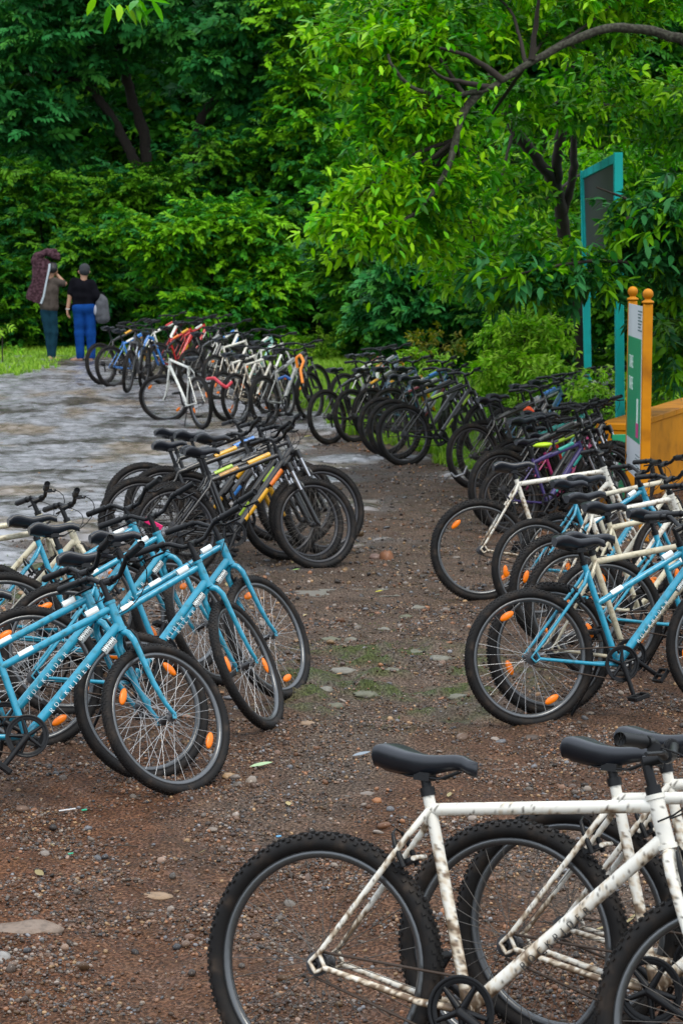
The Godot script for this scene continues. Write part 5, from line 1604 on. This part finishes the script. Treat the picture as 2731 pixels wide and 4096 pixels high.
func rock(at: Vector3, size: Vector3, c: Color, label: String, seed_: int, group := "") -> void:
	var b := MB.new()
	b.ball(Vector3.ZERO, Vector3.ONE, 14, 9)
	for k in b.v.size():
		var p := b.v[k]
		var d := 1.0 + 0.55 * n_mid.get_noise_3d(p.x * 0.5 + seed_ * 3.1, p.y * 0.5, p.z * 0.5 + seed_) + 0.12 * n_mid.get_noise_3d(p.x * 1.7 + seed_, p.y * 1.7, p.z * 1.7)
		b.v[k] = p * d * size
		b.n[k] = (p / size).normalized()
	var m := triplanar(mat(c, 0.5), M.rock_tex, 5.0)
	lone("stone", b.mesh(m), label, "stone", at, group)

func loose_things(rng: RandomNumberGenerator) -> void:
	M.rock_tex = noise_tex(0.04, [[0.0, lin(0.45, 0.43, 0.4)], [0.5, lin(0.85, 0.83, 0.8)], [1.0, Color.WHITE]], 128, FastNoiseLite.TYPE_SIMPLEX_SMOOTH, 61, 5)
	var g := func(p: Vector3) -> Vector3: return Vector3(p.x, gravel_height(p.x, p.z), p.z)
	rock(g.call(Vector3(0.348, -0.001, -16.214)), Vector3(0.052, 0.075, 0.05), lin(0.26, 0.11, 0.05), "upright rust brown stone alone in the middle of the aisle", 1)
	rock(g.call(Vector3(0.261, -0.001, -16.235)), Vector3(0.05, 0.028, 0.04), lin(0.2, 0.13, 0.11), "small dull stone touching the upright rust brown one", 2)
	rock(g.call(Vector3(-0.680, -0.003, -7.630)), Vector3(0.055, 0.014, 0.04), lin(0.30, 0.2, 0.12), "flat tan stone on the bare earth near the bottom left", 3)
	rock(g.call(Vector3(-1.089, -0.003, -7.187)), Vector3(0.12, 0.022, 0.09), lin(0.22, 0.16, 0.12), "broad flat mud coloured stone at the lower left edge", 4)
	rock(g.call(Vector3(-1.130, -0.002, -6.864)), Vector3(0.03, 0.02, 0.05), lin(0.3, 0.29, 0.28), "pale grey stone cut by the left picture edge", 5)
	rock(g.call(Vector3(0.152, -0.005, -8.980)), Vector3(0.022, 0.014, 0.02), lin(0.34, 0.14, 0.05), "small orange pebble left of the nearest white bike's saddle", 6)
	rock(g.call(Vector3(-0.160, -0.003, -10.411)), Vector3(0.04, 0.014, 0.03), lin(0.32, 0.22, 0.14), "tan stone beside the turned blue front wheel", 7)
	rock(g.call(Vector3(0.792, -0.001, -14.985)), Vector3(0.05, 0.02, 0.04), lin(0.28, 0.15, 0.05), "yellow brown stone in front of the white framed bike's wheel", 8)
	for q in [[760, 1468, 0.10], [805, 1475, 0.07], [880, 1440, 0.08], [960, 1500, 0.13], [1010, 1512, 0.11], [790, 1545, 0.12], [905, 1545, 0.10], [840, 1600, 0.12], [740, 1590, 0.1], [930, 1420, 0.07], [1060, 1610, 0.12], [770, 1625, 0.07], [960, 1395, 0.08]]:
		rock(g.call(pixel_ground(q[0], q[1])) - Vector3(0, 0.004, 0), Vector3(q[2] * 0.62, 0.022, q[2] * 0.45), lin(0.13, 0.135, 0.085).lerp(lin(0.21, 0.20, 0.175), rng.randf()), "flat greenish grey stone embedded among moss in the aisle", int(q[0]), "flat stones embedded in the mossy part of the aisle")
	# flat wet slab and puddle in the aisle
	var pc := Vector3(0.183, -0.002, -14.562)
	var b := MB.new()
	var ring := []
	for k in 28:
		var a := TAU * k / 28.0
		var r := 1.0 + 0.45 * n_mid.get_noise_2d(cos(a) * 1.1, sin(a) * 1.1)
		ring.append(Vector3(cos(a) * 0.50 * r, 0, sin(a) * 0.19 * r))
	b.face(ring, Vector3.UP)
	var pm := mat(lin(0.24, 0.225, 0.20), 0.2)
	pm.metallic_specular = 0.6
	var pud := struct("puddle", b.mesh(pm))
	pud.position = Vector3(pc.x, 0.0, pc.z)
	# fallen leaves and litter
	var leafm := mat(lin(0.30, 0.42, 0.18), 0.5)
	var spots := [[600, 1768, 0.11, "large pale green fallen leaf on the gravel", [0.34, 0.48, 0.26]], [680, 1316, 0.07, "small green leaf beside the black and yellow bike's wheel", [0.30, 0.5, 0.16]], [830, 1742, 0.09, "dull grey blue scrap lying left of the white bikes", [0.2, 0.24, 0.28]], [705, 1010, 0.11, "yellow green leaf lying in the far aisle", [0.42, 0.42, 0.06]], [870, 1366, 0.06, "tiny yellow leaf at the edge of the puddle", [0.5, 0.45, 0.02]]]
	for q in spots:
		b = MB.new()
		b.col = Color.WHITE
		leaf_into(b, Vector3(-q[2] * 0.5, 0, 0), Vector3.RIGHT, Vector3.UP, q[2], q[2] * 0.42, 0.2, -0.2)
		var p: Vector3 = pixel_ground(q[0], q[1])
		var o := lone("fallen_leaf", b.mesh(mat(lin(q[4][0], q[4][1], q[4][2]), 0.45)), q[3], "leaf", Vector3(p.x, gravel_height(p.x, p.z) + 0.016, p.z))
		o.rotation = Vector3(0.1, rng.randf_range(-0.5, 0.5), 0.1)
	for q in [[155, 1868, 0.07, 0.008, "thin white plastic strip on the gravel", [0.7, 0.7, 0.7]], [194, 1867, 0.022, 0.012, "tiny green plastic scrap beside the white strip", [0.02, 0.4, 0.22]], [163, 1970, 0.02, 0.01, "tiny green plastic scrap alone on the brown earth", [0.02, 0.35, 0.2]], [432, 1655, 0.016, 0.01, "tiny green scrap seen through the nearest blue bike's wheel", [0.02, 0.4, 0.3]], [640, 1918, 0.02, 0.015, "tiny pale blue scrap near the white bike's rear tyre", [0.1, 0.3, 0.5]]]:
		b = MB.new()
		b.box(Vector3.ZERO, Vector3(q[2], 0.003, q[3]))
		var p: Vector3 = pixel_ground(q[0], q[1])
		var o := lone("litter", b.mesh(mat(lin(q[5][0], q[5][1], q[5][2]), 0.4)), q[4], "litter", Vector3(p.x, gravel_height(p.x, p.z) + 0.013, p.z))
		o.rotation = Vector3(0.05, 0.25, 0.08)
	# twigs on the earth
	for q in [[285, 1945, 0.11, "thin dark twig on the earth at the lower left"], [330, 2100, 0.08, "short brown twig near the white bike's rear tyre"]]:
		b = MB.new()
		b.tube([Vector3(-q[2] * 0.5, 0, 0), Vector3(0, 0.006, 0.006), Vector3(q[2] * 0.5, 0, 0.0)], 0.0025, 5)
		var p: Vector3 = pixel_ground(q[0], q[1])
		lone("twig", b.mesh(mat(lin(0.05, 0.035, 0.025), 0.8)), q[3], "twig", Vector3(p.x, gravel_height(p.x, p.z) + 0.012, p.z))
	var bits := []
	var bc := []
	b = MB.new()
	leaf_into(b, Vector3(-0.5, 0, 0), Vector3.RIGHT, Vector3.UP, 1.0, 0.5, 0.2, -0.3)
	var lm := mat(Color.WHITE, 0.55)
	lm.vertex_color_use_as_albedo = true
	for k in 260:
		var z := -rng.randf_range(7.0, 27.0)
		var x := rng.randf_range(-0.18, 0.15) * -z
		bits.append(Transform3D(Basis.from_euler(Vector3(rng.randf_range(-0.5, 0.5), rng.randf() * TAU, rng.randf_range(-0.4, 0.4))).scaled_local(Vector3.ONE * rng.randf_range(0.02, 0.055)), Vector3(x, maxf(gravel_height(x, z), clay_height(x, z) if x < 1.0 else -1.0) + 0.01, z)))
		bc.append([Color(0.22, 0.10, 0.03), Color(0.28, 0.15, 0.05), Color(0.12, 0.06, 0.03), Color(0.3, 0.24, 0.1)][rng.randi() % 4] * rng.randf_range(0.7, 1.2))
	var holder := Node3D.new()
	holder.name = "leaf_litter"
	holder.set_meta("kind", "stuff")
	holder.set_meta("label", "small brown fallen leaves strewn over the gravel")
	holder.set_meta("category", "leaf litter")
	add_child(holder)
	scatter("leaves", holder, b.mesh(lm, true), bits, bc)
	# straps and locks on bikes
	var strap := func(called: String, label: String, pts: Array, r: float, c: Color) -> void:
		var bb := MB.new()
		var cv := Curve3D.new()
		for k in pts.size():
			var tt: Vector3 = (pts[mini(k + 1, pts.size() - 1)] - pts[maxi(k - 1, 0)]) * 0.2
			cv.add_point(pts[k] - pts[0], -tt, tt)
		var line := []
		for k in 25: line.append(cv.sample_baked(cv.get_baked_length() * k / 24.0))
		bb.tube(line, r, 8)
		lone(called, bb.mesh(mat(c, 0.4)), label, called.replace("_", " "), pts[0])
	strap.call("cable_lock", "orange cable lock looped over a white bike in the far row", [Vector3(-0.581, 0.805, -28.200), Vector3(-0.598, 0.937, -28.200), Vector3(-0.540, 0.977, -28.200), Vector3(-0.498, 0.897, -28.100), Vector3(-0.537, 0.788, -28.000), Vector3(-0.507, 0.623, -27.900)], 0.019, lin(0.9, 0.25, 0.01))
	strap.call("tie_strap", "red strap slung between two white bikes in the far row", [Vector3(-1.760, 0.673, -28.000), Vector3(-1.662, 0.691, -27.900), Vector3(-1.566, 0.617, -27.800), Vector3(-1.498, 0.572, -27.800), Vector3(-1.435, 0.634, -27.900)], 0.022, lin(0.55, 0.03, 0.05))
	strap.call("cable_lock", "blue cable lock on the silver bike in the far row", [Vector3(-0.919, 0.569, -28.300), Vector3(-0.829, 0.661, -28.200), Vector3(-0.742, 0.696, -28.200), Vector3(-0.668, 0.650, -28.200)], 0.02, lin(0.03, 0.12, 0.4))
	strap.call("cable_lock", "orange red cable lock on the petrol blue bike", [Vector3(1.817, 0.698, -21.000), Vector3(1.807, 0.771, -21.000), Vector3(1.833, 0.808, -20.900), Vector3(1.867, 0.778, -20.900), Vector3(1.855, 0.735, -20.900)], 0.025, lin(0.8, 0.08, 0.01))
	strap.call("wire_loop", "thin pale lock cable around a black bike's rear tyre", [Vector3(1.041, 0.239, -20.300), Vector3(1.087, 0.197, -20.300), Vector3(1.170, 0.227, -20.300), Vector3(1.199, 0.302, -20.300)], 0.008, lin(0.4, 0.4, 0.42))
	# saddle cover and cloths
	b = MB.new()
	b.ball(Vector3.ZERO, Vector3(0.085, 0.022, 0.05), 16, 8, Basis(Vector3(0, 0, 1), 0.1))
	lone("saddle_cover", b.mesh(mat(lin(0.5, 0.75, 0.02), 0.5)), "neon yellow cover on a small bike's saddle in the pile", "saddle cover", Vector3(1.700, 0.712, -18.000))
	for q in [[352, 1203, 13.0, 0.12, 0.035, "pink plastic plate behind the blue bikes' handlebars", [0.75, 0.02, 0.16], -0.5], [272, 1432, 10.2, 0.035, 0.12, "hanging pink plate between two nearest blue bikes", [0.7, 0.015, 0.14], 0.3]]:
		b = MB.new()
		b.bevel_box(Vector3.ZERO, Vector3(q[3], q[4], 0.008), 0.003, Basis(Vector3(0, 0, 1), q[7]))
		lone("plastic_plate", b.mesh(mat(lin(q[6][0], q[6][1], q[6][2]), 0.35)), q[5], "plate", pixel_point(q[0], q[1], q[2]))

func pixel_ground(x: float, y: float) -> Vector3:
	var p := pixel_point(x, y, 1.0)
	var k := 2.35 / (2.35 - p.y)
	return Vector3(p.x * k, 0, -k)

func people() -> void:
	var flat := func(m: StandardMaterial3D) -> StandardMaterial3D:
		m.metallic_specular = 0.12
		return m
	var skin := mat(lin(0.40, 0.22, 0.14), 0.55)
	skin.subsurf_scatter_enabled = true
	skin.subsurf_scatter_strength = 0.1
	var cloth := noise_tex(0.02, [[0.0, lin(0.6, 0.6, 0.6)], [0.6, Color.WHITE], [1.0, Color.WHITE]], 128, FastNoiseLite.TYPE_SIMPLEX_SMOOTH, 71, 5)
	var black := flat.call(triplanar(mat(lin(0.007, 0.007, 0.010), 0.9), cloth, 2.0)) as StandardMaterial3D
	var blue := flat.call(triplanar(mat(lin(0.008, 0.055, 0.24), 0.8), cloth, 2.0)) as StandardMaterial3D
	var jeans := flat.call(triplanar(mat(lin(0.012, 0.045, 0.07), 0.85), cloth, 2.5)) as StandardMaterial3D
	var taupe := flat.call(triplanar(mat(lin(0.085, 0.07, 0.062), 0.85), cloth, 3.0)) as StandardMaterial3D
	var maroon := flat.call(triplanar(mat(lin(0.105, 0.055, 0.070), 0.6), noise_tex(0.05, [[0.0, lin(0.12, 0.1, 0.1)], [0.45, lin(0.5, 0.48, 0.48)], [0.7, Color.WHITE]], 128, FastNoiseLite.TYPE_SIMPLEX_SMOOTH, 72, 5), 2.2)) as StandardMaterial3D
	var hair := mat(lin(0.008, 0.008, 0.01), 0.5)
	var capm := mat(lin(0.02, 0.022, 0.028), 0.8)
	# --- the one in blue trousers
	var at := Vector3(-4.539, 0.349, -37.798)
	at.y = floor_at(at.x, at.z)
	var t := thing("person", "person seen from behind in black shirt, blue trousers and dark cap, barefoot", "person", at)
	var hand := hand_caps(V(-0.285, 0.92, 0.03), V(0.05, -1, 0.05).normalized(), V(0.9, 0, -0.3).normalized(), V(0.25, 0.05, -0.95).normalized(), 0.35)
	var body := [[V(0.015, 1.60), V(0.012, 1.55, -0.02), 0.088, 0.072], [V(0.01, 1.53), V(0.0, 1.42), 0.055, 0.062], [V(-0.19, 1.40), V(-0.235, 1.17, 0.02), 0.05, 0.043], [V(-0.235, 1.17, 0.02), V(-0.285, 0.92, 0.03), 0.044, 0.03], [V(0.16, 1.36), V(0.23, 1.14, 0.05), 0.05, 0.043], [V(0.23, 1.14, 0.05), V(0.17, 1.0, -0.1), 0.042, 0.032], [V(-0.07, 0.14), V(-0.07, 0.06), 0.04, 0.042], [V(-0.07, 0.05, 0.02), V(-0.2, 0.03, -0.05), 0.042, 0.026], [V(-0.19, 0.028, -0.05), V(-0.27, 0.02, -0.08), 0.028, 0.016], [V(0.115, 0.14), V(0.115, 0.06), 0.04, 0.042], [V(0.115, 0.05, 0.02), V(0.06, 0.028, -0.16), 0.042, 0.024], [V(-0.09, 1.25), V(0.09, 1.25), 0.09, 0.09], [V(-0.05, 1.0), V(0.05, 1.0), 0.1, 0.1], [V(-0.08, 0.9), V(-0.08, 0.5), 0.07, 0.05], [V(-0.08, 0.5), V(-0.07, 0.1), 0.05, 0.04], [V(0.1, 0.9), V(0.11, 0.5), 0.07, 0.05], [V(0.11, 0.5), V(0.115, 0.1), 0.05, 0.04], [V(0.105, 1.585), V(0.105, 1.56), 0.018, 0.014], [V(-0.08, 1.585), V(-0.078, 1.56), 0.018, 0.014]]
	part("body", body_mesh(body, 0.013, 0.025, skin), t)
	part("hand", body_mesh(hand, 0.005, 0.008, skin), t)
	part("shirt", body_mesh([[V(-0.14, 1.40), V(0.13, 1.36), 0.075, 0.075], [V(-0.09, 1.30), V(0.08, 1.28), 0.125, 0.125], [V(-0.08, 1.15), V(0.07, 1.14), 0.125, 0.125], [V(-0.09, 1.02), V(0.09, 1.02), 0.12, 0.12], [V(-0.17, 1.40), V(-0.215, 1.22, 0.01), 0.075, 0.078], [V(0.14, 1.36), V(0.225, 1.15, 0.04), 0.078, 0.085]], 0.014, 0.05, black), t)
	part("trousers", body_mesh([[V(-0.09, 0.95, 0.02), V(0.10, 0.95, 0.02), 0.118, 0.122], [V(-0.085, 0.88), V(-0.085, 0.5), 0.11, 0.086], [V(-0.085, 0.5), V(-0.075, 0.10), 0.086, 0.074], [V(0.11, 0.88), V(0.115, 0.5), 0.11, 0.086], [V(0.115, 0.5), V(0.12, 0.10), 0.086, 0.074]], 0.014, 0.035, blue), t)
	part("cap", body_mesh([[V(0.022, 1.635, 0.0), V(0.02, 1.60, 0.012), 0.096, 0.094], [V(0.03, 1.63, -0.09), V(0.045, 1.62, -0.15), 0.05, 0.035]], 0.012, 0.03, capm), t)
	var b := MB.new()
	b.lathe([Vector2(0.034, -0.008), Vector2(0.038, -0.008), Vector2(0.038, 0.008), Vector2(0.034, 0.008)], Transform3D(Basis(Vector3.RIGHT, Vector3(0, 0, 1), Vector3(0, -1, 0.0)), V(-0.282, 0.93, 0.03)), 16)
	part("wristband", b.mesh(mat(lin(0.6, 0.6, 0.6), 0.4)), t)
	# --- backpack held at the hip
	var pack := triplanar(mat(lin(0.075, 0.08, 0.095), 0.8), cloth, 3.0)
	t = thing("backpack", "grey backpack held at the right hip of the person in blue", "backpack", at + V(0.30, 0.75, 0.02))
	part("bag", body_mesh([[V(0.0, 0.02), V(0.0, 0.36), 0.10, 0.085], [V(0.07, 0.02, 0.02), V(0.06, 0.32, 0.02), 0.09, 0.07], [V(-0.03, 0.1, 0.05), V(-0.02, 0.26, 0.05), 0.06, 0.06]], 0.014, 0.04, pack), t)
	b = MB.new()
	b.tube([V(-0.04, 0.42), V(-0.02, 0.47), V(0.04, 0.47), V(0.07, 0.40), V(0.09, 0.2, 0.05), V(0.07, 0.02, 0.08)], 0.014, 7)
	part("strap", b.mesh(black), t)
	b = MB.new()
	b.ball(V(-0.07, 0.16, 0.06), V(0.055, 0.1, 0.04), 12, 8)
	part("side_pocket", b.mesh(mat(lin(0.35, 0.36, 0.42), 0.6)), t)
	# --- the one with the jacket
	at = Vector3(-5.186, 0.349, -38.080)
	at.y = floor_at(at.x, at.z)
	t = thing("person", "person in dark jeans and brown grey tee with one arm raised under a jacket", "person", at)
	body = [[V(0.075, 1.635, -0.01), V(0.085, 1.585, -0.05), 0.085, 0.068], [V(0.05, 1.56), V(0.02, 1.46), 0.052, 0.06], [V(0.08, 1.41), V(0.27, 1.37, -0.02), 0.05, 0.043], [V(0.27, 1.37, -0.02), V(0.12, 1.535, -0.1), 0.042, 0.03], [V(-0.12, 1.42), V(-0.21, 1.75, 0.0), 0.05, 0.043], [V(-0.21, 1.75), V(-0.01, 1.93, 0.0), 0.042, 0.03], [V(-0.05, 0.95), V(0.02, 0.95), 0.1, 0.1], [V(-0.04, 1.2), V(0.02, 1.2), 0.1, 0.1], [V(-0.07, 0.9), V(-0.02, 0.5), 0.07, 0.05], [V(-0.02, 0.5), V(0.0, 0.1), 0.05, 0.038], [V(0.05, 0.9), V(0.08, 0.5), 0.07, 0.05], [V(0.08, 0.5), V(0.045, 0.1), 0.05, 0.038], [V(0.0, 0.05, 0.03), V(0.1, 0.03, -0.04), 0.04, 0.03], [V(0.045, 0.05, 0.0), V(0.17, 0.03, -0.06), 0.04, 0.028]]
	part("body", body_mesh(body, 0.013, 0.025, skin), t)
	part("hand", body_mesh(hand_caps(V(0.12, 1.535, -0.1), V(-0.6, 0.5, -0.3).normalized(), V(0.1, -0.3, 0.9).normalized(), V(0.6, 0.75, 0.1).normalized(), 0.5), 0.005, 0.008, skin), t)
	part("hand", body_mesh(hand_caps(V(-0.02, 1.925, 0.0), V(0.75, 0.4, 0.0).normalized(), V(0.3, -0.9, 0).normalized(), V(0, 0.1, 1).normalized(), 0.5), 0.005, 0.008, skin), t)
	part("shirt", body_mesh([[V(-0.08, 1.42), V(0.08, 1.41), 0.075, 0.07], [V(-0.06, 1.28), V(0.05, 1.28), 0.122, 0.122], [V(-0.06, 1.19), V(0.04, 1.19), 0.122, 0.122], [V(-0.06, 1.08), V(0.04, 1.08), 0.122, 0.122], [V(-0.05, 0.97), V(0.045, 0.96), 0.122, 0.122], [V(0.08, 1.41), V(0.25, 1.375, -0.02), 0.066, 0.062]], 0.014, 0.05, taupe), t)
	part("jeans", body_mesh([[V(-0.05, 0.92), V(0.04, 0.92), 0.105, 0.105], [V(-0.07, 0.86), V(-0.025, 0.5), 0.095, 0.07], [V(-0.025, 0.5), V(0.0, 0.08), 0.07, 0.05], [V(0.05, 0.86), V(0.085, 0.5), 0.09, 0.066], [V(0.085, 0.5), V(0.05, 0.08), 0.066, 0.05]], 0.014, 0.03, jeans), t)
	part("hair", body_mesh([[V(0.075, 1.665, 0.01), V(0.078, 1.63, 0.035), 0.088, 0.078]], 0.012, 0.02, hair), t)
	for k in 2:
		b = MB.new()
		b.tube([[V(-0.05, 0.012, 0.06), V(0.14, 0.012, -0.07)], [V(0.0, 0.012, 0.02), V(0.21, 0.012, -0.09)]][k], 0.04, 10)
		for q in b.v.size(): b.v[q].y = 0.012 + (b.v[q].y - 0.012) * 0.3
		part("sandal", b.mesh(black), t)
	# --- jacket over the raised arm
	t = thing("jacket", "maroon patterned jacket draped over the raised arm of the left person", "jacket", at)
	b = MB.new()
	var lines := [[-0.20, 1.86, 0.00, 1.80], [-0.255, 1.80, 0.03, 1.75], [-0.275, 1.68, 0.03, 1.68], [-0.285, 1.52, 0.01, 1.52], [-0.31, 1.38, -0.02, 1.38], [-0.36, 1.26, -0.06, 1.24], [-0.405, 1.16, -0.10, 1.10], [-0.40, 1.11, -0.15, 1.01], [-0.36, 1.10, -0.17, 1.015]]
	var last := -1
	for k in lines.size() * 3 - 2:
		var f := k / 3.0
		var q0: Array = lines[int(f)]
		var q1: Array = lines[mini(int(f) + 1, lines.size() - 1)]
		var fr := f - int(f)
		var l := V(q0[0], q0[1]).lerp(V(q1[0], q1[1]), fr)
		var r := V(q0[2], q0[3]).lerp(V(q1[2], q1[3]), fr)
		var first := b.v.size()
		for j in 24:
			var an := TAU * j / 24.0
			var u := 0.5 - 0.5 * cos(an)
			var deep_ := 0.09 * sin(PI * clampf(f / 3.0, 0.25, 0.5))
			var fold := 0.014 * sin(u * 17.0 + f * 1.3) + 0.02 * n_mid.get_noise_2d(u * 2.0 + 3.0, f * 0.5)
			var p := l.lerp(r, u) + V(0, 0, 0.06 + signf(sin(an)) * pow(absf(sin(an)), 0.6) * (deep_ + fold * 1.6) * 0.8)
			p.x += 0.012 * sin(f * 2.1 + j)
			b.vert(p, V(-cos(an) * 0.5 + cos(u * 17.0 + f * 1.3) * -0.45, 0.1, sin(an)).normalized())
		if last >= 0:
			for j in 24: b.quad(last + j, last + (j + 1) % 24, first + (j + 1) % 24, first + j)
		last = first
	part("shell", b.mesh(maroon), t)
	part("sleeve", body_mesh([[V(-0.235, 1.76, 0.05), V(-0.20, 1.85, 0.03), 0.075, 0.07], [V(-0.2, 1.85, 0.03), V(-0.02, 1.93, 0.02), 0.066, 0.058], [V(-0.02, 1.93, 0.02), V(0.12, 1.945, 0.03), 0.055, 0.045], [V(0.02, 1.89, 0.03), V(0.17, 1.87, 0.04), 0.05, 0.05], [V(0.1, 1.85, 0.04), V(0.185, 1.81, 0.05), 0.05, 0.03]], 0.013, 0.03, maroon), t)
	b = MB.new()
	b.tube([V(0.03, 1.72, 0.09), V(0.02, 1.62, 0.11), V(-0.03, 1.4, 0.125), V(-0.08, 1.15, 0.13), V(-0.13, 1.02, 0.12)], [0.022, 0.02, 0.017, 0.02, 0.022], 8)
	part("lining", b.mesh(mat(lin(0.45, 0.52, 0.58), 0.6)), t)
